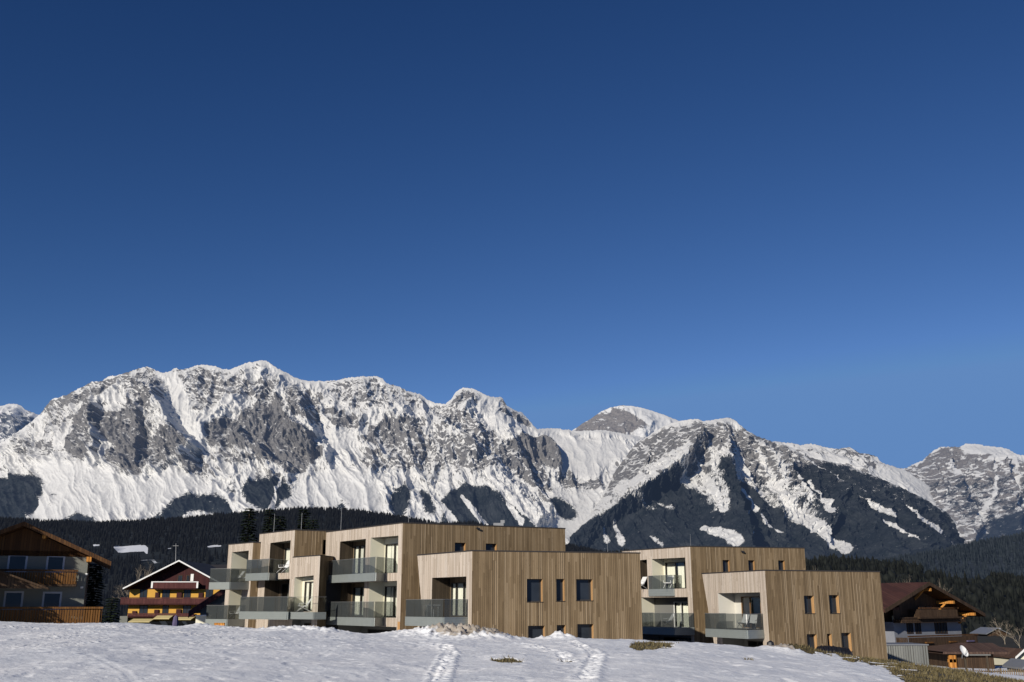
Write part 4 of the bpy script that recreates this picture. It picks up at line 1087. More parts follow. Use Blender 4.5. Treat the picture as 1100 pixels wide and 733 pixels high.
mb, _, _, _ = unit(D_, lD, cD, rD, GZ, zD, [k1, kg], wD, slant=sl, back=(lD.x + 6.0, lD.y + 6.0))
loggia(D_, mb, fD, k1, 1.4, 'offwhite', 'larch_dark', (.16, .92), .25, (.27, .60), ((.03, .24, 'curtain'), (.32, .56, 'curtain')), 'offwhite', fm='frame_wood')
loggia(D_, mb, fD, kg, 1.8, 'grey_render', 'grey_render', (.1, .9), .25, (.3, .6), (), 'grey_render')
for h in wD: punched(D_, mb, fDr, h, .34, curt=())
mb.build('wall', wmats(), D_)
balcony(D_, fD, [(756.5, 1.8), (800.5, 1.8), (817.8, .02)], 1.10)

# ---------------- terrace furniture
def deck_chair():
    r = thing('deck_chair', (0, 0, 0), 'white deck chair', 'deck chair', 'white deck chairs on the terraces')
    m = MB()
    for s in (-.27, .27):
        m.tube([(s, -.55, .02), (s, .05, .42), (s, .15, .45)], .018, 5); m.tube([(s, .45, .02), (s, -.35, .42)], .018, 5)
    m.bar((-.27, -.35, .42), (.27, -.35, .42), .03); m.build('frame', M['white_paint'], r)
    m = MB(); m.box((-.25, -.40, .40), (.50, 0, 0), (0, .55, -.06), (0, 0, .03)); m.build('seat', M['white_paint'], r)
    m = MB(); m.box((-.25, .15, .34), (.50, 0, 0), (0, .42, .62), (0, -.03, .02)); m.build('backrest', M['white_paint'], r)
    for s in (-.31, .28):
        m = MB(); m.box((s, -.38, .58), (.035, 0, 0), (0, .55, .02), (0, 0, .025)); m.bar((s + .017, -.36, .42), (s + .017, -.36, .58), .025); m.build('armrest', M['white_paint'], r)
    return r
chair0 = deck_chair(); first = [True]
def place_chair(x, y, z, rz, label, group=None):
    o = chair0 if first[0] else copy_tree(chair0)
    first[0] = False
    o.location = (x, y, z); o.rotation_euler = (0, 0, rz); o['label'] = label
    return o
def stand_on(face, px, w, zf):      # a spot on a terrace floor, w metres in front of the facade
    u = face.uz(px, 640, w)[0]; p = face.P(u, zf, w); return p
for face, px, w, zf, rz, lab in [
    (fA1, 253.5, -.3, 3.45, -.9, 'white deck chair, left one of the pair on the top terrace at the far left'),
    (fA1, 260.5, -.2, 3.45, -.9, 'white deck chair, right one of the pair on the top terrace at the far left'),
    (fA1, 254.5, .2, .60, -.6, 'white deck chair on the lower terrace beneath the pair of chairs'),
    (fA2, 304.0, -.1, 4.12, -.6, 'white deck chair before the curtained door under the tallest left-hand roof'),
    (fA3, 327.0, .3, 1.22, -1.2, 'white deck chair reclined on the clear-railed corner terrace'),
    (fC, 719, .2, 2.98, -.5, 'white deck chair on the upper right-hand terrace with cream curtains'),
    (fC, 688.5, .3, 2.98, -.9, 'white deck chair half hidden beside the end of the brown side wall'),
    (fC, 716, .5, .05, -1.3, 'white deck chair in the shaded lower terrace beside a white door'),
    (fD, 797, .25, .07, -.7, 'white deck chair, left one of the two behind the low right-hand railing'),
    (fD, 806.5, .25, .07, -.5, 'white deck chair, right one of the two behind the low right-hand railing')]:
    p = stand_on(face, px, w, zf); place_chair(p.x, p.y, p.z, rz, lab)
# small white bistro table on the middle block's terrace
p = stand_on(fB, 465, .9, .97)
t = thing('table', tuple(p), 'small pale square table behind the glass railing of the middle block', 'table')
m = MB(); m.cbox((p.x, p.y, p.z + .72), .7, .7, .04, .7); m.build('tabletop', M['white_paint'], t)
for dx, dy in ((-.25, -.25), (.25, -.25), (.25, .25), (-.25, .25)):
    m = MB(); c, s = math.cos(.7), math.sin(.7); q = (p.x + dx * c - dy * s, p.y + dx * s + dy * c); m.tube([(q[0], q[1], p.z), (q[0], q[1], p.z + .70)], .02, 5); m.build('leg', M['white_paint'], t)
# ================================================================== older houses
def slab(mb, a, b, c, d, th, mat=0):
    """roof slab: quad a,b,c,d (top) with thickness th downwards along z"""
    a, b, c, d = map(Vector, (a, b, c, d)); dn = Vector((0, 0, -th))
    mb.poly([a, b, c, d], mat); mb.poly([d + dn, c + dn, b + dn, a + dn], mat)
    for p, q in ((a, b), (b, c), (c, d), (d, a)): mb.poly([p, q, q + dn, p + dn], mat)

def gable_roof(bld, face, ua, za, ul, zl, ur, zr_, w0, w1, th, mat, barge=None, bh=.3, soff=None):
    """two slabs meeting at (ua,za); eaves at (ul,zl) and (ur,zr_); from w0 (front) to w1 (back)"""
    rf = MB()
    slab(rf, face.P(ul, zl, w0), face.P(ua, za, w0), face.P(ua, za, w1), face.P(ul, zl, w1), th)
    slab(rf, face.P(ua, za, w0), face.P(ur, zr_, w0), face.P(ur, zr_, w1), face.P(ua, za, w1), th)
    r = rf.build('roof', M[mat], bld)
    if soff:
        sf = MB()
        e = .03
        for (u1_, z1_, u2_, z2_) in ((ul, zl, ua, za), (ua, za, ur, zr_)):
            sf.poly([face.P(u1_, z1_ - th - e, w0 - .1), face.P(u2_, z2_ - th - e, w0 - .1), face.P(u2_, z2_ - th - e, w1 + .1), face.P(u1_, z1_ - th - e, w1 + .1)])
        sf.build('soffit', M[soff], r)
    if barge:
        for (u1_, z1_, u2_, z2_) in ((ul, zl, ua, za), (ua, za, ur, zr_)):
            bb = MB(); o = face.P(u1_, z1_ - bh, w0 + .005); e = face.P(u2_, z2_ - bh, w0 + .005) - o
            bb.box(o, e, face.P(0, 0, .06) - face.P(0, 0, 0), Vector((0, 0, bh + .04))); bb.build('barge_board', M[barge], r)
    return r

def simple_window(bld, face, u0, z0, u1, z1, fm='white_paint', name='window', shutters=None, w=0.0, glass='glass_dark', fw=.09):
    mb = MB()
    def fb(a, b, c, d): mb.box(face.P(a, b, w), face.P(c, b, w) - face.P(a, b, w), face.P(a, b, w + .05) - face.P(a, b, w), Vector((0, 0, d - b)))
    fb(u0 - fw, z0 - fw, u0, z1 + fw); fb(u1, z0 - fw, u1 + fw, z1 + fw); fb(u0, z1, u1, z1 + fw); fb(u0, z0 - fw, u1, z0)
    um = (u0 + u1) / 2
    if fm != 'shade_plaster': fb(um - .025, z0, um + .025, z1)
    f = mb.build(name, M[fm], bld)
    pb = MB(); pb.poly([face.P(u0, z0, w + .012), face.P(u1, z0, w + .012), face.P(u1, z1, w + .012), face.P(u0, z1, w + .012)]); pb.build('pane', M[glass], f)
    return f

def timber_balcony(bld, face, u0, u1, zb, zt, dep, mat='balcony_wood', slats=True, rail=None, floor='old_wood', gap=.17, sl=.13, w=0.0, ends=True):
    """projecting balcony: floor, boarded or slatted balustrade with handrail"""
    mb = MB(); mb.box(face.P(u0, zb - .2, w), face.P(u1, zb - .2, w) - face.P(u0, zb - .2, w), face.P(u0, zb - .2, w + dep) - face.P(u0, zb - .2, w), Vector((0, 0, .16)))
    root = mb.build('balcony', M[floor], bld)
    bb = MB()
    def run(a, b):
        d = b - a; L = Vector((d.x, d.y)).length; t = Vector((d.x, d.y, 0)) / L; n = Vector((t.y, -t.x, 0))
        if slats:
            k = 0
            while k * gap < L - sl:
                o = a + t * (k * gap); bb.box(o, t * sl, -n * .03, Vector((0, 0, zt - zb - .10))); k += 1
            bb.box(a + Vector((0, 0, .02)) - n * .03, t * L, -n * .04, Vector((0, 0, .12)))
        else: bb.box(a, t * L, -n * .05, Vector((0, 0, zt - zb - .06)))
    run(face.P(u0, zb - .1, w + dep), face.P(u1, zb - .1, w + dep))
    if ends:
        run(face.P(u0, zb - .1, w + .02), face.P(u0, zb - .1, w + dep - .06)); run(face.P(u1, zb - .1, w + dep - .06), face.P(u1, zb - .1, w + .02))
    bb.build('balustrade', M[mat], root)
    hb = MB(); o = face.P(u0 - .05, zt - .14, w + dep - .10); hb.box(o, face.P(u1 + .05, zt - .14, w + dep - .10) - o, face.P(0, 0, .16) - face.P(0, 0, 0), Vector((0, 0, .14)))
    hb.build('handrail', M[rail or mat], root)
    return root

# ---------------- brown gabled house at the left edge
Y1 = 75.0
Rc = atY(94.5, 605, Y1); tH = Vector((.93, .367)).normalized(); rc = Vector((Rc.x, Rc.y))
f0 = Face(rc - tH * 12, rc); half = 12 - f0.uz(26, 561, 1.6)[0]
fH = Face(rc - tH * 2 * half, rc)
ua = half; za_ = fH.uz(26, 561, 1.6)[1]; ue, ze_ = fH.uz(119.5, 604, 1.6); ul = 2 * ua - ue
ap = fH.P(ua, za_)
HL = thing('gabled_house', (ap.x, ap.y + 5, -2.3), 'shaded two-storey gabled house with brown timber balconies at the left edge', 'house')
slope = (za_ - ze_) / (ue - ua)
zc1 = fH.uz(50, 592)[1]
def roofz(u): return ap.z - abs(u - ua) * slope - .30
mb = MB()
mb.poly([fH.P(0, -3), fH.P(fH.w, -3), fH.P(fH.w, zc1), fH.P(0, zc1)], 0)
for u in (0, fH.w): mb.poly([fH.P(u, -3), fH.P(u, -3, -8), fH.P(u, zc1, -8), fH.P(u, zc1)], 1)
mb.poly([fH.P(0, -3, -8), fH.P(fH.w, -3, -8), fH.P(fH.w, zc1, -8), fH.P(0, zc1, -8)], 0)
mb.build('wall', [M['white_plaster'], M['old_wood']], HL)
mb = MB()
tri = [(0, zc1 + .003), (fH.w, zc1 + .003), (fH.w, roofz(fH.w)), (ua, ap.z - .3), (0, roofz(0))]
mb.poly([fH.P(u, z, .06) for u, z in tri], 0)
mb.poly([fH.P(0, zc1, .06), fH.P(fH.w, zc1, .06), fH.P(fH.w, zc1, 0), fH.P(0, zc1, 0)], 0)
mb.build('gable_boarding', M['chalet_wood'], HL)
gable_roof(HL, fH, ua, ap.z, ul, ze_, ue, ze_, 1.6, -8.8, .22, 'tile_brown', 'chalet_wood', .26, 'chalet_wood')
for (px, py, sx, lab) in ((95.5, 601, .34, None), (47.5, 577, .2, None)):
    u_, z_ = fH.uz(px, py, 1.2); m = MB(); m.bar(fH.P(u_, z_, -.1), fH.P(u_, z_, 1.45), sx, sx); m.build('purlin', M['orange_wood'], HL)
for (a, b, c, d) in ((9.2, 597.8, 28, 613), (50.8, 598.8, 68.2, 613), (5, 637.2, 23.6, 653), (46.5, 637.8, 64.7, 653)):
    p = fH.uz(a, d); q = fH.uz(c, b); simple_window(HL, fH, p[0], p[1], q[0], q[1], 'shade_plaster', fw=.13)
for px in (5,):
    pass
p0 = fH.uz(-40, 612)[0]; p1 = fH.uz(84, 612)[0]
timber_balcony(HL, fH, p0, p1, fH.uz(50, 631)[1] + .25, fH.uz(50, 612.5)[1], 1.3, 'balcony_wood', True, 'chalet_wood')
timber_balcony(HL, fH, p0, fH.uz(110, 655)[0], -.75, fH.uz(50, 652)[1], 1.5, 'balcony_wood', True, 'balcony_wood')
# porch roof that runs down to the right in front of the balcony
m = MB(); A_ = fH.P(fH.uz(-60, 612)[0], 0, 3.2); a1 = fH.uz(-60, 604, 3.2); a2 = fH.uz(2, 613.5, 3.2); a3 = fH.uz(52, 631.5, 3.2)
slab(m, fH.P(a2[0] - 4, a2[1] + .2, 3.2), fH.P(a2[0], a2[1], 3.2), fH.P(a2[0], a2[1], 1.4), fH.P(a2[0] - 4, a2[1] + .2, 1.4), .14)
slab(m, fH.P(a2[0], a2[1], 3.2), fH.P(a3[0], a3[1], 3.2), fH.P(a3[0], a3[1], 1.4), fH.P(a2[0], a2[1], 1.4), .14)
m.poly([fH.P(a2[0] - 4, a2[1] - .1, 3.0), fH.P(a2[0], a2[1] - .1, 3.0), fH.P(a3[0] - .3, a3[1] - .05, 3.0), fH.P(a2[0] - 4, a3[1] - .05, 3.0)])
m.build('porch_roof', M['old_wood'], HL)
m = MB(); p = fH.P(a2[0] - 1.5, -3, 2.8); m.cbox((p.x, p.y, (a3[1] - 3) / 2), .18, .18, a3[1] + 3); m.build('porch_post', M['chalet_wood'], HL)
# wall lamps / drain hopper as small pale details
for px, py in ((93, 617), (88, 631.3)):
    u, z = fH.uz(px, py); m = MB(); m.cbox(fH.P(u, z, .08), .14, .14, .14); m.build('outdoor_lamp', M['white_paint'], HL)

# ---------------- yellow guest house in the valley
Y2 = 175.0
ap = atY(192.4, 601.9, Y2 - 2.2); el = atY(132, 632, Y2 - 2.2)
xl = atY(139, 640, Y2).x; W_ = 2 * (ap.x - xl)
fG = Face((xl, Y2), (xl + W_, Y2))
GH = thing('guest_house', (ap.x, Y2 + 6, -3.5), 'yellow guest house with maroon timber gable, white roof edge and three balconies', 'guest house')
gz = lambda px, py: fG.uz(px, py)
zs = gz(180, 633)[1]; ua = ap.x - xl; ue = el.x - xl
sl_ = (ap.z - el.z) / (ap.x - el.x)
mb = MB(); mb.poly([fG.P(0, -4), fG.P(fG.w, -4), fG.P(fG.w, zs), fG.P(0, zs)])
for u in (0, fG.w): mb.poly([fG.P(u, -4), fG.P(u, -4, -14), fG.P(u, zs, -14), fG.P(u, zs)])
mb.poly([fG.P(0, -4, -14), fG.P(fG.w, -4, -14), fG.P(fG.w, zs, -14), fG.P(0, zs, -14)])
mb.build('wall', M['yellow'], GH)
mb = MB(); rz_ = lambda u: ap.z - abs(u - ua) * sl_ - .3
tri = [(0, zs + .003), (fG.w, zs + .003), (fG.w, rz_(fG.w)), (ua, ap.z - .3), (0, rz_(0))]
mb.poly([fG.P(u, z, .1) for u, z in tri])
mb.poly([fG.P(0, zs + .003, .1), fG.P(fG.w, zs + .003, .1), fG.P(fG.w, zs + .003, 0), fG.P(0, zs + .003, 0)])
mb.build('gable_boarding', M['maroon'], GH)
gable_roof(GH, fG, ua, ap.z, ue, el.z, 2 * ua - ue, el.z, 2.2, -15, .25, 'membrane', 'white_paint', .20, 'maroon')
def gwin(x0, y0, x1, y1, name='balcony_door', fm='old_wood', w=0.0):
    p = gz(x0, y1); q = gz(x1, y0); simple_window(GH, fG, p[0], p[1], q[0], q[1], fm, name, w=w)
for x0, x1 in ((150.3, 158), (174.3, 182.4), (197.5, 204.8), (221, 228.6)): gwin(x0, 633.6, x1, 643)
for x0, x1 in ((149.8, 158.6), (174.5, 181), (196.5, 205), (221, 229)): gwin(x0, 651, x1, 660)
for x0, x1 in ((191.5, 196), (200.5, 203.8)): gwin(x0, 618.5, x1, 625, 'window', 'old_wood', .1)
u0, z0 = gz(204.8, 624.5); m = MB(); m.box(fG.P(u0, z0, .1), fG.P(u0 + .5, z0, .1) - fG.P(u0, z0, .1), fG.P(u0, z0, .2) - fG.P(u0, z0, .1), Vector((0, 0, 1.2))); m.build('shutter', M['white_paint'], GH)
# dark recess walls between balcony doors
for x0, x1, y0, y1 in ((167, 171.5, 636.5, 642), (190, 196, 636.5, 642), (213.5, 218.5, 637, 642), (166, 171, 655, 659.5), (189.5, 195, 654.5, 659.5), (142.5, 147, 656.5, 659.5)):
    p = gz(x0, y1); q = gz(x1, y0); m = MB(); m.box(fG.P(p[0], p[1], 0), fG.P(q[0], p[1], 0) - fG.P(p[0], p[1], 0), fG.P(0, 0, .3) - fG.P(0, 0, 0), Vector((0, 0, q[1] - p[1]))); m.build('shutter', M['maroon'], GH)
timber_balcony(GH, fG, gz(166.5, 625)[0], gz(214.5, 625)[0], gz(190, 632)[1], gz(190, 625)[1], 1.5, 'maroon_rail', False, 'white_paint', 'maroon')
for px in (166.3, 214.6):
    p = gz(px, 632); q = gz(px, 625); m = MB(); m.box(fG.P(p[0] - .15, p[1], 1.42), fG.P(p[0] + .15, p[1], 1.42) - fG.P(p[0] - .15, p[1], 1.42), fG.P(0, 0, .12) - fG.P(0, 0, 0), Vector((0, 0, q[1] - p[1]))); m.build('bracket', M['white_paint'], GH)
timber_balcony(GH, fG, gz(133.5, 642)[0], fG.w + .5, gz(180, 648.6)[1], gz(180, 642)[1], 1.5, 'maroon_rail', False, 'maroon_rail', 'maroon')
timber_balcony(GH, fG, gz(141, 658)[0], gz(211, 658)[0], gz(180, 662)[1], gz(180, 658.8)[1], 1.5, 'maroon_rail', False, 'maroon_rail', 'maroon')
# awnings over the ground floor
for x0, x1, y0, y1, mm in ((138, 165, 664, 668, 'beige'), (165, 186, 659.5, 664.6, 'beige'), (188, 209, 661.5, 665.5, 'beige')):
    p = fG.uz(x0, y1, 3.2); q = fG.uz(x1, y0, 1.6); m = MB()
    slab(m, fG.P(p[0], p[1], 3.4), fG.P(q[0], p[1], 3.4), fG.P(q[0], q[1], .4), fG.P(p[0], q[1], .4), .10); m.build('awning', M[mm], GH)
m = MB(); p = gz(136, 672); q = gz(212, 667.5); m.box(fG.P(p[0], -4, .05), fG.P(q[0], 0, .05) - fG.P(p[0], 0, .05), fG.P(0, 0, .2) - fG.P(0, 0, 0), Vector((0, 0, q[1] + 4))); m.build('glazed_base', M['glass_dark'], GH)
m = MB(); p = fG.uz(128, 671, 1); q = fG.uz(137.2, 662, 1); m.box(fG.P(p[0], -4, -3), fG.P(q[0], 0, 0) - fG.P(p[0], 0, 0), fG.P(0, 0, 4) - fG.P(0, 0, 0), Vector((0, 0, q[1] + 4))); m.build('annexe', M['white_plaster'], GH)
m = MB(); p = atY(189, 602, 178); q = atY(189, 584, 178); m.tube([p - Vector((0, 0, .5)), q], [.06, .03], 5); m.bar((q.x - .5, q.y, q.z - .4), (q.x + .5, q.y, q.z - .4), .05); m.build('aerial', M['steel'], GH)
# closed parasol
p = atY(188.3, 671, 165); t = thing('parasol', (p.x, 165, -3.2), 'closed violet parasol standing before the yellow guest house', 'parasol')
m = MB(); m.tube([(p.x, 165, -3.2), (p.x, 165, .2)], .05, 6); m.build('pole', M['steel'], t)
m = MB(); m.tube([(p.x, 165, -2.4), (p.x, 165, -1.2), (p.x, 165, -.2), (p.x, 165, .15)], [.42, .5, .38, .05], 8); m.build('canopy', M['violet'], t)

# ---------------- shed with a steep brown roof tucked beside the long block
Y3 = 92.0
S0 = atY(205, 657, Y3); S1 = atY(246, 629.5, Y3); S2 = atY(287, 657, Y3)
sh = thing('shed', (S1.x, Y3 + 3, -2.5), 'shed with steep brown roof beside the long apartment block', 'shed')
fS = Face((S0.x, Y3), (S2.x, Y3)); uw = S1.x - S0.x
gable_roof(sh, fS, uw, S1.z, 0, S0.z, fS.w, S2.z, .6, -6, .18, 'tile_red', 'maroon_rail', .55)
m = MB(); u0 = fS.uz(215, 660)[0]; rz3 = lambda u: S1.z - abs(u - uw) * (S1.z - S0.z) / uw - .25
pl = [(u0, -3), (fS.w - u0, -3), (fS.w - u0, rz3(fS.w - u0)), (uw, S1.z - .25), (u0, rz3(u0))]
m.poly([fS.P(u, z) for u, z in pl]); m.poly([fS.P(u, z, -5.5) for u, z in pl])
for u in (u0, fS.w - u0): m.poly([fS.P(u, -3), fS.P(u, -3, -5.5), fS.P(u, rz3(u), -5.5), fS.P(u, rz3(u))])
m.build('wall', M['grey_render'], sh)
c = atY(216, 672, 84); d = atY(222, 662, 84); e = atY(210.5, 662, 84)
t = thing('bin_store', (c.x, 84, c.z - 1), 'white box-shaped bin store beside the shed', 'bin store')
m = MB(); m.box((e.x, 84, -2.4), (d.x - e.x, 0, 0), (0, 1.2, 0), (0, 0, d.z + 2.4)); m.build('wall', M['cream'], t)
m = MB(); m.box((e.x - .05, 83.95, d.z + .003), (d.x - e.x + .1, 0, 0), (0, 1.3, 0), (0, 0, .08)); m.build('lid', M['white_paint'], t)
c = atY(230, 672.5, 80); d = atY(241, 670, 80)
m = MB(); m.box((c.x, 80, -2.4), (d.x - c.x, 0, 0), (0, .2, 0), (0, 0, d.z + 2.4)); m.box((c.x, 79.95, d.z), (d.x - c.x, 0, 0), (0, .3, 0), (0, 0, .05))
tag(m.build('timber_planter', M['orange_wood'], None), 'orange timber planter edge under the lowest left balcony', 'planter')

# dark long barn behind the guest house
Y4 = 215
a = atY(205, 613, Y4); b = atY(262, 605.5, Y4)
t = thing('barn', ((a.x + b.x) / 2, Y4 + 4, -6), 'dark long-roofed barn behind the yellow guest house', 'barn')
m = MB(); slab(m, (a.x, Y4, a.z), (b.x + 8, Y4, a.z), (b.x + 8, Y4 + 6, b.z), (a.x, Y4 + 6, b.z), .25); slab(m, (a.x, Y4 + 6, b.z), (b.x + 8, Y4 + 6, b.z), (b.x + 8, Y4 + 12, a.z), (a.x, Y4 + 12, a.z), .25); m.build('roof', M['membrane'], t)
m = MB(); m.box((a.x + 1, Y4 + .8, -6), (b.x - a.x + 6, 0, 0), (0, 10, 0), (0, 0, a.z + 6 - .3)); m.build('wall', M['old_wood'], t)

# ---------------- big chalet at the right, gable turned away from the sun
fK = Face((40.2, 109.0), (56.0, 120.5))
K = thing('chalet', (52, 122, -5), 'large dark timber chalet with maroon roof and white middle storey, right of the blocks', 'chalet')
ua, za = fK.uz(998, 625.5, 2.2); ul, zl_ = fK.uz(950, 655, 2.2); ur, zr_ = fK.uz(1058, 659.5, 2.2)
fK = Face(fK.p0, fK.p0 + fK.t * (ur - 1.4))
zlow = (zl_ + zr_) / 2
zw1 = fK.uz(990, 668)[1]; zw0 = fK.uz(990, 681)[1]
mb = MB()
mb.poly([fK.P(0, -6), fK.P(fK.w, -6), fK.P(fK.w, zw1), fK.P(0, zw1)])
for u in (0, fK.w): mb.poly([fK.P(u, -6), fK.P(u, -6, -13), fK.P(u, zw1, -13), fK.P(u, zw1)])
mb.build('wall', mat_plain('dim_plaster', (0.20, 0.21, 0.24), .9, var=.15), K)  # white wall, darkened and blued in its colour to stand in for shade
mb = MB(); s1 = (za - zlow) / max(ua - ul, .1); s2 = (za - zr_) / max(ur - ua, .1)
top = lambda u: za - .35 - (ua - u) * s1 if u < ua else za - .35 - (u - ua) * s2
pl = [(0, zw1 + .003), (fK.w, zw1 + .003), (fK.w, top(fK.w)), (ua, za - .35), (0, top(0))]
mb.poly([fK.P(u, z, .08) for u, z in pl]); mb.build('gable_boarding', M['old_wood'], K)
gable_roof(K, fK, ua, za, ul, zl_, ur, zr_, 2.2, -14, .28, 'tile_red', 'old_wood', .35, 'chalet_wood')
# main roof running off to the left behind the near block
m = MB(); ra = fK.P(ua, za - .15, -3); rb = Vector((ra.x - 16, ra.y + 1.5, za - .15)); ea = fK.P(ul - .2, zl_, -3)
slab(m, (rb.x, rb.y - 7, zl_ + .2), (ra.x - 1.0, ra.y - 6.0, zl_ + .2), ra, rb, .25); slab(m, rb, ra, (ra.x, ra.y + 8, zl_), (rb.x, rb.y + 8, zl_), .25)
m.build('roof', M['tile_red'], K)
m = MB(); m.box((rb.x + 1, rb.y - 5, -6), (14, 0, 0), (0, 11, 0), (0, 0, zl_ + 6)); m.build('wall', M['old_wood'], K)
for (x0, x1, y0, y1) in ((975, 979.5, 669, 680), (984, 988, 669, 680), (1005, 1010, 668.5, 680), (1011.5, 1016, 668.5, 680)):
    p = fK.uz(x0, y1); q = fK.uz(x1, y0); simple_window(K, fK, p[0], p[1], q[0], q[1], 'old_wood', 'window')
p = fK.uz(956, 690); q = fK.uz(1049, 682); timber_balcony(K, fK, .2, fK.w + .6, zw0 - 1.1, zw0 - .1, 1.5, 'old_wood', True, 'chalet_wood')
timber_balcony(K, fK, fK.w * .22, fK.w * .80, zw1 + .55, zw1 + 1.5, 1.4, 'old_wood', True, 'chalet_wood')
timber_balcony(K, fK, fK.w * .0, fK.w * .95, zw1 + .12, zw1 + .5, 1.0, 'old_wood', True, 'old_wood', gap=.3, sl=.22)
for (x0, x1, y0, y1) in ((988, 992, 652, 661), (996, 1001, 652, 661)):
    p = fK.uz(x0, y1, .08); q = fK.uz(x1, y0, .08); simple_window(K, fK, p[0], p[1], q[0], q[1], 'chalet_wood', 'window', w=.08)
for (u, dz_) in ((fK.w * .66, .50), (fK.w * .97, .5), (ua + .4, .55)):
    z = top(u) - dz_ + .25
    m = MB(); m.bar(fK.P(u, z, -.2), fK.P(u, z, 2.05), .34, .3); m.bar(fK.P(u, z - 1.0, .05), fK.P(u, z - .1, 1.1), .2); m.build('roof_bracket', M['orange_wood'], K)
# flower boxes on the lower balcony rail
for k, (u_, cc) in enumerate(((3, 'balcony_wood'), (7.5, 'balcony_wood'), (11, 'violet'))):
    m = MB(); o = fK.P(u_, zw0 - .9, 1.52); m.box(o, fK.P(u_ + 1.3, 0, 0) - fK.P(u_, 0, 0), fK.P(0, 0, .2) - fK.P(0, 0, 0), Vector((0, 0, .14))); m.build('flower_box', M[cc], K)

# ---------------- grey corrugated garage box
a = atY(955, 711, 92); b = atY(996, 693.5, 92)
t = thing('garage', ((a.x + b.x) / 2, 93, -4.5), 'pale grey corrugated metal garage in front of the dark chalet', 'garage')
m = MB(); m.box((a.x - 2, 92, -5), (b.x - a.x + 2, 0, 0), (0, 4, 0), (0, 0, b.z + 5)); m.build('wall', M['corrugated'], t)
m = MB(); m.box((a.x - 2.1, 91.9, b.z + .003), (b.x - a.x + 2.2, 0, 0), (0, 4.2, 0), (0, 0, .1)); m.build('roof', M['steel'], t)
m = MB()
for k in range(26): 
    x = a.x - 2 + (b.x - a.x + 2) * (k + .5) / 26; m.box((x - .035, 91.96, -5), (.07, 0, 0), (0, .039, 0), (0, 0, b.z + 4.98))
m.build('rib', M['corrugated'], t)

# ---------------- small dark barn, timber frame, dish, fence
Yb = 99.0
a = atY(1013, 700.5, Yb); b = atY(1031, 690.5, Yb + 3.5); c = atY(1066, 690.8, Yb + 3.5); d = atY(1082, 703, Yb + .5)
t = thing('barn', ((a.x + d.x) / 2, Yb + 4, -5.2), 'low dark timber barn with hipped grey-brown roof at the right', 'barn')
m = MB(); dn = Vector((0, 0, -.2)); e1 = Vector((a.x, Yb + 8, a.z)); e2 = Vector((d.x, Yb + 8, d.z))
for pl in ([a, Vector((d.x, Yb, a.z)), c, b], [a, b, e1], [Vector((d.x, Yb, a.z)), e2, c], [e1, b, c, e2]): m.poly(pl); m.poly([p + dn for p in reversed(pl)])
m.poly([a, Vector((d.x, Yb, a.z)), Vector((d.x, Yb, a.z)) + dn, a + dn]); m.build('roof', M['tile_brown'], t)
m = MB(); m.box((a.x + 1, Yb + .8, -5.4), (d.x - a.x - 2.2, 0, 0), (0, 6, 0), (0, 0, a.z + 5.2)); m.build('wall', M['old_wood'], t)
for px in (1020.5, 1024.5):
    p = atY(px, 705, Yb + .4); m = MB(); m.cbox((p.x, p.y, p.z - .9), .3, .3, 2.0); m.build('post', M['orange_wood'], t)
p = atY(1022.5, 710, Yb + .4); m = MB(); m.cbox((p.x, p.y, p.z), .7, .3, .3); m.build('door', M['orange_wood'], t)

Yp = 89.0
t = thing('pergola', (atY(1048, 710, Yp).x, Yp, -4.4), 'open timber frame of posts and one beam before the low barn', 'pergola')
zt = atY(1048, 704.5, Yp).z
for px in (1037, 1060.5):
    p = atY(px, 710, Yp); m = MB(); m.cbox((p.x, Yp, (zt - 4.9) / 2), .13, .13, zt + 4.9); m.build('post', M['larch_dark'], t)
p = atY(1034, 0, Yp); a_ = atY(1034, 704, Yp); b_ = atY(1064, 704, Yp); m = MB(); m.bar((a_.x, Yp, zt + .06), (b_.x, Yp, zt + .06), .12, .10); m.build('beam', M['grey_render'], t)
p = atY(1034.2, 700.3, Yp - .6)
t = thing('satellite_dish', (p.x, p.y, p.z - .6), 'tilted white dish above the left post of the timber frame', 'satellite dish')
m = MB(); n_ = Vector((.45, -.75, .45)).normalized(); s_ = n_.cross(Vector((0, 0, 1))).normalized(); q_ = s_.cross(n_)
N_ = 20; rings = [[p + (s_ * math.cos(2 * PI * k / N_) * .42 + q_ * math.sin(2 * PI * k / N_) * .50) * r_ + n_ * (.16 * r_ * r_) for k in range(N_)] for r_ in (.05, .4, .75, 1)]
for i in range(3):
    for k in range(N_): m.poly([rings[i][k], rings[i][(k + 1) % N_], rings[i + 1][(k + 1) % N_], rings[i + 1][k]])
m.poly(rings[0]); m.build('reflector', M['white_paint'], t)
m = MB(); m.bar(p - n_ * .02, p + Vector((0.02, .35, -.55)), .06); m.bar(p - q_ * .4, p + n_ * .45, .03); m.build('arm', M['steel'], t)

t = thing('picket_fence', (atY(1060, 716, 86).x, 86, -4.4), 'weathered picket fence along the snow in front of the low barn', 'fence')
xa, xb = atY(1016, 716, 86).x, atY(1112, 716, 86).x
m = MB(); k = 0; x = xa
while x < xb:
    h = .95 + random.uniform(-.06, .06); y = 86 + (x - xa) * .12; m.box((x, y, -4.4), (.07, 0, 0), (0, .02, 0), (random.uniform(-.03, .03), 0, h)); x += .19
m.build('picket', M['larch_brown'], t)
for zz in (-4.0, -3.62):
    m = MB(); m.bar((xa, 86.05, zz), (xb, 86.05 + (xb - xa) * .12, zz), .05, .08); m.build('rail', M['larch_dark'], t)
x = xa
while x < xb:
    m = MB(); m.cbox((x, 86.12 + (x - xa) * .12, -3.9), .1, .1, 1.1); m.build('post', M['larch_dark'], t); x += 2.4

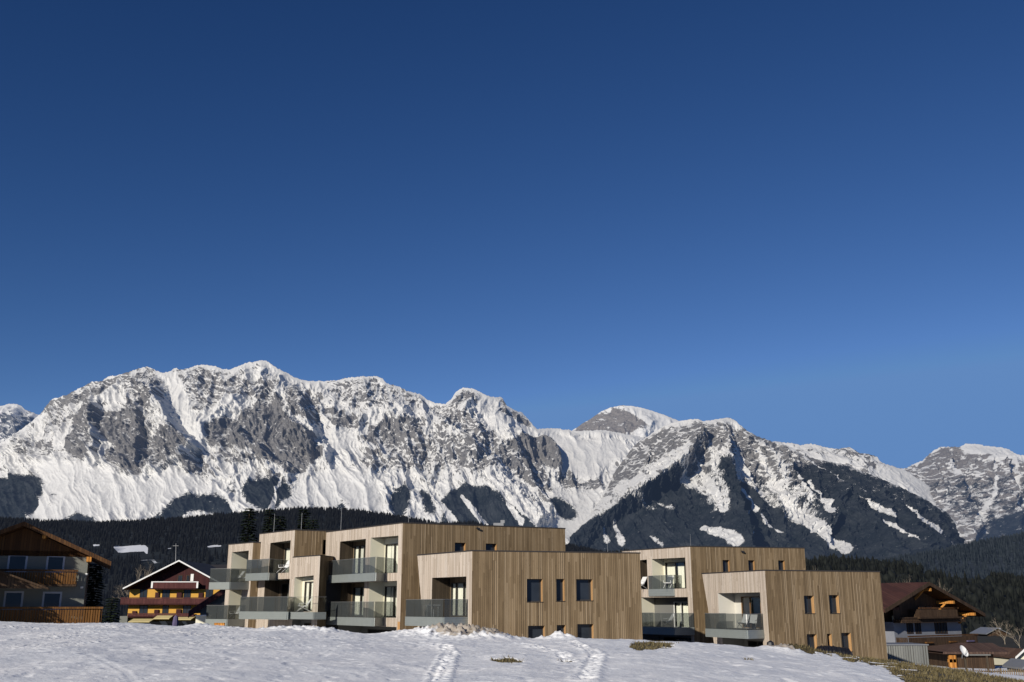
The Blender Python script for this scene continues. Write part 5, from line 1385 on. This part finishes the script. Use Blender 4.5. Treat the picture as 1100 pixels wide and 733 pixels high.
# ---------------- houses further off at the right edge
def cottage(name, px0, px1, ya, ye, yb, Y, wallm, roofm, barge, label, win=True, cat='house', dep=8):
    a = atY((px0 + px1) / 2, ya, Y); l = atY(px0, ye, Y); r = atY(px1, ye, Y); zb = atY(px0, yb, Y).z - 1
    t = thing(name, (a.x, Y + dep / 2, zb + 1), label, cat)
    f = Face((l.x, Y), (r.x, Y)); W = f.w; o = W * .10; s = (a.z - l.z) / (W / 2)
    gable_roof(t, f, W / 2, a.z, 0, l.z, W, l.z, .7, -dep, .16, roofm, barge, .2)
    m = MB(); pl = [(o, zb), (W - o, zb), (W - o, l.z + s * o - .2), (W / 2, a.z - .2), (o, l.z + s * o - .2)]
    m.poly([f.P(u, z) for u, z in pl]); m.poly([f.P(u, z, -dep + .5) for u, z in pl])
    for u in (o, W - o): m.poly([f.P(u, zb), f.P(u, zb, -dep + .5), f.P(u, l.z + s * o - .2, -dep + .5), f.P(u, l.z + s * o - .2)])
    m.build('wall', M[wallm], t)
    if win:
        for fx in (.3, .62): simple_window(t, f, W * fx, l.z - 1.5, W * fx + .9, l.z - .4, 'old_wood')
    return t
cottage('cottage', 1087, 1109, 697, 706, 714, 112, 'cream', 'tile_brown', 'white_paint', 'small cream cottage with white roof edge at the right edge')
cottage('house', 1058, 1084, 674.5, 681, 694, 240, 'old_wood', 'snow_roof' if 'snow_roof' in M else 'steel', None, 'distant dark house with snow-dusted roof above the low barn')
cottage('shed', 1094, 1116, 709, 717, 719, 91, 'grey_render', 'steel', None, 'small grey shed roof at the right edge behind the picket fence', win=False, dep=3)

# ---------------- tarpaulin heap and post at the foot of the right block
q = [atY(878, 693.5, 66.5), atY(915, 703.5, 66.5)]
m = MB(); nx, ny = 26, 8; x0, x1 = q[0].x, q[1].x
ztp = lambda f: atY(878 + 35 * f, 692.6 + 3.0 * f, 66.5).z
grid = []
for i in range(nx + 1):
    f = i / nx; prof = math.sin(PI * min(1, max(0, f * 1.0))) ** .28; row = []
    for j in range(ny + 1):
        g_ = j / ny; h = math.sin(PI * g_) ** .35
        zb = -3.2; zt_ = ztp(f)
        row.append(Vector((x0 + (x1 - x0) * f, 65.8 + 1.8 * g_, zb + (zt_ - zb) * h * (.90 + .10 * prof) + random.uniform(-.04, .04))))
    grid.append(row)
for i in range(nx):
    for j in range(ny): m.poly([grid[i][j], grid[i + 1][j], grid[i + 1][j + 1], grid[i][j + 1]])
for i in (0, nx): m.poly([grid[i][j] for j in range(ny + 1)])
tag(m.build('tarpaulin_heap', M['tarp'], None, smooth=False), 'black tarpaulin over a long heap at the foot of the right block', 'tarpaulin')
p = atY(828, 698, 60)
t = thing('ground_lantern', (p.x, p.y, p.z - .6), 'dark knee-high lantern at the corner of the low right block', 'lantern')
m = MB(); m.tube([(p.x, p.y, p.z - 1), (p.x, p.y, p.z + .12)], .06, 6); m.build('post', M['dark_metal'], t)
m = MB(); m.tube([(p.x, p.y, p.z + .12), (p.x, p.y, p.z + .2), (p.x, p.y, p.z + .4), (p.x, p.y, p.z + .5)], [.17, .22, .2, .04], 8); m.build('lamp_head', M['dark_metal'], t)
# ================================================================== hills, forest, trees
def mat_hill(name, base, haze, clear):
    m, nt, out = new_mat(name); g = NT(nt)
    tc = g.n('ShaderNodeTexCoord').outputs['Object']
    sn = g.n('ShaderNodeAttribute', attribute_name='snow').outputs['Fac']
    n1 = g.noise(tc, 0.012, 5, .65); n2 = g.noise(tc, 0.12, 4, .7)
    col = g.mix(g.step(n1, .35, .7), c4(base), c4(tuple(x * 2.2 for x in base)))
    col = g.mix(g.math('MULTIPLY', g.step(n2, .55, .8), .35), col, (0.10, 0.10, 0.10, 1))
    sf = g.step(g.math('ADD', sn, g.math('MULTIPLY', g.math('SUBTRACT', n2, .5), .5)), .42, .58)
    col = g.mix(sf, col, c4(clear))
    b = g.bsdf(col, .95, 0, None, .05); b.inputs['Emission Color'].default_value = c4(haze); b.inputs['Emission Strength'].default_value = 1  # haze painted as a faint constant glow of the hillside
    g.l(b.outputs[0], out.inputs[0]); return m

def hill(ridge, Yr, Yb, zb, mat, seed, snow=(), back=600, name='hill', rough=6.0):
    """a rounded hill: returns its height function"""
    rx = np.array([p[0] for p in ridge], float); ry = np.array([p[1] for p in ridge], float)
    cols = np.arange(rx[0], rx[-1], 3.0); rows = 70
    t = np.concatenate([np.linspace(0, 1, rows), 1 + np.linspace(0, 1, 14)[1:]])
    CX, T = np.meshgrid(cols, t)
    def H(cx, T):
        zr = E + Yr * np.tan(PITCH - np.arctan((np.interp(cx, rx, ry) - 366.5) / F))
        up = np.sin(np.clip(T, 0, 1) * PI / 2) ** 1.25
        z = zb + (zr - zb) * up
        z = np.where(T > 1, zr + (zb - zr) * np.abs(T - 1) ** 1.3, z)
        return z + rough * fbm(cx / 30 + seed, T * 8 + seed, 3) * np.clip(T, 0, 1) * (T < 1.05)
    Yy = np.where(T <= 1, Yb + (Yr - Yb) * T, Yr + back * (T - 1))
    X = (CX - 550) / 1087.0 * Yy
    Z = H(CX, T)
    PX, PY = proj(X, Yy, Z)
    sn = np.zeros_like(X) - .2
    for poly, v in snow: sn = np.maximum(sn, np.where(inpoly(PX, PY, poly), v, -.2))
    o = grid_mesh(name, np.stack([X, Yy, Z], -1)[::-1], mat, {'snow': sn[::-1].copy()})
    tag(o, kind='structure')
    def at(cx, T):
        Y = Yb + (Yr - Yb) * T
        return (cx - 550) / 1087.0 * Y, Y, H(cx, T)
    return at, (rx[0], rx[-1])

def forest(name, at, rng, n, hmin, hmax, mat, label, seed, decid=0.0, avoid=(), tmin=0.02, pw=.6, ridge_n=0, wid=.2):
    r = np.random.default_rng(seed)
    cx = r.uniform(rng[0], rng[1], n); T = r.uniform(tmin, 1, n) ** pw
    if ridge_n: cx = np.concatenate([cx, r.uniform(rng[0], rng[1], ridge_n)]); T = np.concatenate([T, r.uniform(.97, 1.0, ridge_n)])
    x, y, z = at(cx, T)
    px, py = proj(x, y, z)
    keep = np.ones(len(x), bool)
    for poly in avoid: keep &= ~inpoly(px, py, poly)
    x, y, z = x[keep], y[keep], z[keep]; n = len(x)
    h = r.uniform(hmin, hmax, n) * (1 + .25 * fbm(x / 60, y / 60, 2)); S = 6
    V = []; Fc = []; c = 0
    dec = r.random(n) < decid
    ang = np.arange(S) * 2 * PI / S
    for i in range(n):
        a = ang + r.uniform(0, 1)
        if dec[i]:
            prof = ((.12, .30), (.35, .85), (.62, 1.0), (.85, .62), (1.0, .12)); rad = h[i] * r.uniform(.26, .36); hh = h[i] * .85
        else:
            prof = ((.0, .55), (.10, 1.0), (.34, .55), (.36, .78), (.62, .34), (.64, .50), (1.0, .01)); rad = h[i] * wid * r.uniform(.75, 1.2); hh = h[i]
        for (pz, pr) in prof:
            rr_ = rad * pr * r.uniform(.75, 1.25, S)
            V.append(np.stack([x[i] + rr_ * np.cos(a), y[i] + rr_ * np.sin(a), np.full(S, z[i] - .5 + hh * pz) + r.uniform(-.02, .02, S) * hh], -1))
        m = len(prof)
        for k in range(m - 1):
            for j in range(S):
                q = c + k * S; Fc.append((q + j, q + (j + 1) % S, q + S + (j + 1) % S, q + S + j))
        c += m * S
    V = np.concatenate(V)
    me = bpy.data.meshes.new(name); me.vertices.add(len(V)); me.vertices.foreach_set('co', V.ravel().astype(np.float32))
    q = np.array(Fc, np.int32); me.loops.add(q.size); me.loops.foreach_set('vertex_index', q.ravel()); me.polygons.add(len(q))
    me.polygons.foreach_set('loop_start', (np.arange(len(q)) * 4).astype(np.int32)); me.polygons.foreach_set('loop_total', np.full(len(q), 4, np.int32))
    me.update(calc_edges=True); me.materials.append(mat)
    o = bpy.data.objects.new(name, me); COL.objects.link(o)
    tag(o, label, 'forest', None, 'stuff'); return o

# left: long wooded hill below the range
M['hill_left'] = mat_hill('hill_left', (0.010, 0.012, 0.012), (0.0065, 0.0085, 0.0145), (0.62, 0.64, 0.68))
snowL = [([(118, 587), (158, 586), (159, 594), (128, 594)], 1), ([(100, 586), (108, 585), (106, 588)], 1), ([(222, 586), (240, 586), (238, 588.5), (224, 588)], 1), ([(150, 600), (175, 602), (172, 606), (150, 604)], .5), ([(176, 589), (186, 588), (184, 591)], .6)]
at1, rg1 = hill([(-420, 575), (-200, 563), (-60, 568), (0, 568), (60, 571), (100, 572), (150, 570), (200, 567), (240, 564), (280, 561), (330, 558), (380, 560), (405, 563), (430, 566), (470, 573), (510, 572), (560, 583), (620, 596), (700, 608), (760, 620)],
           2600, 620, -46, M['hill_left'], 3.1, snowL)
avL = [[(118, 587), (158, 586), (159, 602), (128, 602)], [(100, 586), (108, 585), (106, 594)], [(222, 586), (240, 586), (238, 596), (224, 595)], [(150, 600), (175, 602), (172, 613), (150, 611)], [(176, 589), (186, 588), (184, 598)]]
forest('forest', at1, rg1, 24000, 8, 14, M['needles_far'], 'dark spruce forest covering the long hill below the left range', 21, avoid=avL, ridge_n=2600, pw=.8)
# right: far bluish hill
M['hill_far'] = mat_hill('hill_far', (0.016, 0.020, 0.024), (0.010, 0.014, 0.024), (0.6, 0.62, 0.66))
at2, rg2 = hill([(800, 625), (860, 615), (900, 612), (940, 609), (970, 604), (1000, 600), (1040, 591), (1070, 585), (1100, 580), (1150, 574), (1250, 566), (1400, 575), (1600, 600)], 4200, 2600, -46, M['hill_far'], 8.3, (), 1500, rough=12)
M['needles_blue'] = mat_leaf('needles_blue', (0.010, 0.014, 0.016), (0.024, 0.030, 0.034), (0.008, 0.012, 0.021))
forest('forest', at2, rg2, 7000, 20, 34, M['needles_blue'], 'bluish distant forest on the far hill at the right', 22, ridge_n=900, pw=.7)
# right: nearer wooded rise
M['hill_right'] = mat_hill('hill_right', (0.016, 0.017, 0.013), (0.003, 0.004, 0.006), (0.60, 0.62, 0.66))
snowR = [([(990, 609), (1003, 607), (1010, 610), (1030, 611), (1046, 614), (1058, 618), (1066, 621), (1063, 622), (1046, 618), (1028, 615), (1004, 612), (992, 612)], 1),
         ([(1060, 676), (1070, 674), (1082, 677), (1066, 679)], .8)]
at3, rg3 = hill([(540, 618), (600, 611), (640, 606), (680, 604), (720, 606), (800, 611), (860, 613), (875, 610), (905, 609), (940, 612), (965, 613), (990, 618), (1040, 623), (1100, 628), (1200, 618), (1400, 610), (1700, 620)],
            880, 330, -30, M['hill_right'], 5.9, snowR, 900, rough=3)
forest('forest', at3, rg3, 6500, 5.5, 10, M['needles_mid'], 'dark mixed wood on the rise behind the right-hand houses', 23, decid=.18, avoid=[[(990, 607), (1003, 606), (1030, 610), (1058, 617), (1068, 621), (1063, 632), (1046, 628), (1004, 622), (992, 621)], [(1060, 676), (1070, 674), (1082, 677), (1066, 687)]], ridge_n=420, pw=.8, wid=.22)

# ---------------- individual trees
def spruce(x, y, h, rad, label, z0=-2.5, seed=1, group=None, mat='needles', dens=1.0, name='spruce_tree', low=.06):
    r = random.Random(seed)
    t = thing(name, (x, y, z0), label, 'tree', group)
    m = MB(); m.tube([(x, y, z0 - .3), (x, y, z0 + h * .5), (x, y, z0 + h * .97)], [h * .017, h * .010, .02], 7); m.build('trunk', M['bark'], t)
    m = MB(); nl = int(h * 3.4 * dens)
    for k in range(nl):
        f = low + (1 - low) * (k / nl) ** .92; zz = z0 + h * f
        rr_ = rad * (1 - f) ** .82 * r.uniform(.78, 1.15) + .12
        nb = max(5, int(6 + 9 * (1 - f)))
        for j in range(nb):
            a = 2 * PI * (j + r.random()) / nb; L = rr_ * r.uniform(.6, 1.12)
            if r.random() < .06: L *= 1.25
            d = Vector((math.cos(a), math.sin(a), 0)); s = Vector((-d.y, d.x, 0))
            n = max(2, int(L / .33)); droop = r.uniform(.12, .42)
            for q in range(n):
                g0 = (q + .25) / n; c = Vector((x, y, zz)) + d * L * g0 + Vector((0, 0, -droop * L * g0 ** 1.4 + .25 * L * g0 * .3))
                w_ = .24 + .34 * (1 - g0 * .6) * min(1, L); l_ = .40 + .22 * r.random()
                for side in (-1, 1):
                    e = (s * side * w_ + d * l_ * .6 + Vector((0, 0, -r.uniform(.05, .22))))
                    b = (d * l_ * .75 + Vector((0, 0, -r.uniform(0, .1))))
                    m.poly([c, c + b, c + b * .7 + e, c + e * .8])
    m.build('crown', M[mat], t)
    return t

SG = 'spruces behind the long block'
for (px, top, Yt, wpx, lab, sd) in [(268.5, 543.5, 104, 25, 'broad dark spruce rising over the roof at the far left of the long block', 1), (290, 545, 112, 14, 'narrow spruce beside the broad one, left of two thin rods', 2),
                                    (301.5, 552, 108, 17, 'shortest spruce, between two thin roof rods', 3), (327, 545, 110, 17, 'spruce above the middle of the long block roofline', 4), (336.5, 556, 116, 15, 'low spruce top just right of the rod over the second roof', 5)]:
    p = atY(px, top, Yt); rad = wpx / 2 / F * Yt * 1.75
    spruce(p.x, Yt, p.z + 2.6, rad, lab, -2.6, sd, SG)
p = atY(103, 603, 84); spruce(p.x, 84, p.z + 2.6, 1.15, 'dark slim evergreen against the side of the gabled house at the left', -2.6, 8, dens=1.5, low=.01)
p = atY(121, 640, 120); spruce(p.x, 120, p.z + 3, 1.6, 'small dark spruce between the gabled house and the guest house', -3, 9)
for i, (x, y, h) in enumerate([(-41.0, 66.0, 23), (-42.6, 64.0, 25), (-45.2, 65.0, 25), (-47.6, 61.6, 25), (-51.2, 59.2, 24), (-47.8, 66.4, 26), (-51.0, 64.4, 26), (-54.2, 62.2, 25), (-55.0, 56.6, 24), (-43.6, 69.5, 24)]):  # out-of-view trees added to keep the sun off the gabled house
    spruce(x + 1.5, y, h, 3.7, 'unseen tall spruce added to shade the gabled house', -2.2, 30 + i, 'added spruce row shading the gabled house', dens=.8)

def bare_tree(x, y, h, label, z0=-2.5, seed=1, mat='bark_pale', spread=1.0, group=None, depth=5, trunk=.022):
    r = random.Random(seed); t = thing('bare_tree', (x, y, z0), label, 'tree', group)
    tm, cm = MB(), MB()
    def grow(p, d, L, rad, lvl):
        q = p + d * L; mid = (p + q) / 2 + Vector((r.uniform(-.06, .06), r.uniform(-.06, .06), 0)) * L
        (tm if lvl <= 1 else cm).tube([p, mid, q], [rad, rad * .85, rad * .68], 5 if lvl < 2 else 3, cap=False)
        if lvl >= depth: return
        for k in range(3 if lvl < 4 else 4):
            a = r.uniform(0, 2 * PI); tilt = r.uniform(.25, .75) * spread
            u = d.orthogonal().normalized(); v = d.cross(u)
            nd = (d * math.cos(tilt) + (u * math.cos(a) + v * math.sin(a)) * math.sin(tilt) + Vector((0, 0, .12))).normalized()
            grow(p + (q - p) * r.uniform(.55, 1.0), nd, L * r.uniform(.58, .82), rad * .55, lvl + 1)
    grow(Vector((x, y, z0)), Vector((r.uniform(-.05, .05), 0, 1)).normalized(), h * .32, h * trunk, 0)
    tm.build('trunk', M['bark'] if mat == 'bark' else M[mat], t); cm.build('crown', M[mat], t)
    return t
for (px, top, Yt, base, lab, sd, mt, sp, tr) in [
    (1001, 602, 150, -5, 'pale bare tree behind the ridge of the dark chalet', 11, 'bark_pale', .8, .014),
    (979, 612, 140, -5, 'small bare tree over the left part of the chalet roof', 12, 'bark_pale', .8, .014),
    (853, 576, 108, -3, 'round pale bare tree just above the end of the rear right block', 13, 'bark_pale', 1.5, .010),
    (157, 592, 210, -4, 'bare grey tree left of the guest house roof peak', 14, 'bark_pale', 1.0, .010),
    (212, 594, 220, -4, 'bare grey tree right of the guest house roof peak', 15, 'bark_pale', 1.0, .010),
    (174, 604, 240, -4, 'thin bare tree close behind the guest house gable', 16, 'bark_pale', 1.0, .010),
    (1075, 655, 190, -6, 'bare tree on the slope beside the distant snow-dusted house', 17, 'bark_pale', 1.0, .012),
    (1092, 668, 170, -6, 'bare tree at the right edge above the cream cottage', 18, 'bark_pale', 1.0, .012)]:
    p = atY(px, top, Yt); bare_tree(p.x, Yt, (p.z - base) * 1.0, lab, base, sd, mt, sp, None, 5, tr)

# ---------------- dry grass on the brow of the slope, stones in the snow heap
def tufts():
    r = random.Random(5); m = MB(); V = []; Fc = []
    xs_ = gx_.ravel(); ys_ = gy_.ravel(); zs_ = ZF.ravel(); ga = grassA.ravel()
    idx = np.nonzero((ga > .5) & (ys_ < 64) & (ys_ > 18))[0]
    if len(idx) == 0: return
    wgt = (ys_[idx] ** 2); wgt = wgt / wgt.sum()
    pick = RNG.choice(idx, size=9000, p=wgt)
    for i in pick:
        x, y, z = xs_[i] + r.uniform(-.05, .05), ys_[i] + r.uniform(-.1, .1), zs_[i]
        for b in range(3):
            h = r.uniform(.05, .17); a = r.uniform(0, 2 * PI); dx, dy = math.cos(a), math.sin(a); w_ = r.uniform(.012, .03); ln = r.uniform(.2, 1.0) * h
            p = Vector((x + r.uniform(-.06, .06), y + r.uniform(-.06, .06), z - .02)); s = Vector((-dy, dx, 0)) * w_
            m.poly([p - s, p + s, p + Vector((dx * ln, dy * ln, h))], 0, [(0, 0), (1, 0), (.5, 1)])
    tag(m.build('dry_grass', M['straw'], None), 'dry straw-coloured grass tufts on the thawed brow of the slope', 'grass', None, 'stuff')
tufts()
def stone(x, y, z, s, seed, label):
    r = random.Random(seed); m = MB(); N1, N2 = 7, 5; rings = []
    for i in range(N2 + 1):
        ph = PI * i / N2; rings.append([Vector((x, y, z)) + Vector((math.sin(ph) * math.cos(2 * PI * j / N1) * s, math.sin(ph) * math.sin(2 * PI * j / N1) * s * .9, math.cos(ph) * s * .62)) * r.uniform(.75, 1.2) for j in range(N1)])
    for i in range(N2):
        for j in range(N1): m.poly([rings[i][j], rings[i][(j + 1) % N1], rings[i + 1][(j + 1) % N1], rings[i + 1][j]])
    o = m.build('stone', M['stone'], None); return tag(o, label, 'stone', 'stones in the dirty snow heap')
for k, (px, py, s) in enumerate([(488, 677, .17), (493, 680, .14), (500, 675.5, .13), (505, 679, .15), (512, 680.5, .16), (483, 680, .12), (497, 682, .10), (516, 683, .12), (491, 683, .10)]):
    x, y = PL[(500, 683.5)]; d = ray(px, py); yy = y - .4 + .0 * k; kk = yy / d[1]
    hx = d[0] * kk; zz = float(near_h(np.array(hx), np.array(yy))) + .36 * 1.1 * math.exp(-(((hx - x) / 2.3) ** 2 + ((yy - y) / 2.76) ** 2) * 1.1)
    stone(hx, yy, zz + s * .1, s, 60 + k, 'brown stone stuck in the dirty snow heap at the middle block')
# ================================================================== light, sky, camera
AZ, EL = R(31), R(21)
S = Vector((-math.sin(AZ) * math.cos(EL), -math.cos(AZ) * math.cos(EL), math.sin(EL)))
sun = bpy.data.lights.new('sun', 'SUN'); sun.energy = 4.8; sun.angle = R(0.53); sun.color = (1.0, 0.93, 0.82)
so = bpy.data.objects.new('sun', sun); COL.objects.link(so)
so.rotation_euler = (-S).to_track_quat('-Z', 'Y').to_euler(); so.location = (0, 0, 60)
w = bpy.data.worlds.new('World'); SC.world = w; w.use_nodes = True
nt = w.node_tree; nt.nodes.clear(); g = NT(nt)
sky = g.n('ShaderNodeTexSky', sky_type='NISHITA'); sky.sun_disc = False
sky.sun_elevation = EL; sky.sun_rotation = math.atan2(S.x, S.y)
sky.altitude = 1200; sky.air_density = 0.75; sky.dust_density = 0.15; sky.ozone_density = 3.2
bg = g.n('ShaderNodeBackground'); bg.inputs[1].default_value = 0.085
wo = g.n('ShaderNodeOutputWorld')
# polarised, deep alpine blue: steeper fall-off from the horizon to the zenith than the clear-sky model gives
K = 0.085
dv = g.n('ShaderNodeMix', data_type='RGBA', blend_type='MULTIPLY'); dv.inputs[0].default_value = 1.0
g.l(sky.outputs[0], dv.inputs[6]); dv.inputs[7].default_value = (K / 0.15, K / 0.29, K / 0.53, 1)
sc_ = g.n('ShaderNodeSeparateColor'); g.l(dv.outputs[2], sc_.inputs[0]); gm = g.n('ShaderNodeCombineColor')
for i_, pw_ in enumerate((1.75, 1.42, 1.25)): g.l(g.math('POWER', sc_.outputs[i_], pw_), gm.inputs[i_])
cl = g.n('ShaderNodeMix', data_type='RGBA', blend_type='DARKEN'); cl.inputs[0].default_value = 1.0
g.l(gm.outputs[0], cl.inputs[6]); cl.inputs[7].default_value = (1.1, 1.0, 0.95, 1)
m2 = g.n('ShaderNodeMix', data_type='RGBA', blend_type='MULTIPLY'); m2.inputs[0].default_value = 1.0
g.l(cl.outputs[2], m2.inputs[6]); m2.inputs[7].default_value = (0.108 / K, 0.248 / K, 0.545 / K, 1)
g.l(m2.outputs[2], bg.inputs[0]); bg.inputs[1].default_value = K; g.l(bg.outputs[0], wo.inputs[0])

cam = bpy.data.cameras.new('camera'); cam.lens = 36.0 * F / 1100.0; cam.sensor_width = 36; cam.clip_start = 0.1; cam.clip_end = 60000
co = bpy.data.objects.new('camera', cam); COL.objects.link(co)
co.location = (0, 0, E); co.rotation_euler = (PI / 2 + PITCH, 0, 0)
SC.camera = co
SC.view_settings.view_transform = 'Standard'; SC.view_settings.look = 'None'; SC.view_settings.exposure = 0; SC.view_settings.gamma = 1
SC.cycles.use_denoising = True
SC.cycles.max_bounces = 8; SC.cycles.transparent_max_bounces = 16
SC.cycles.caustics_reflective = False; SC.cycles.caustics_refractive = False
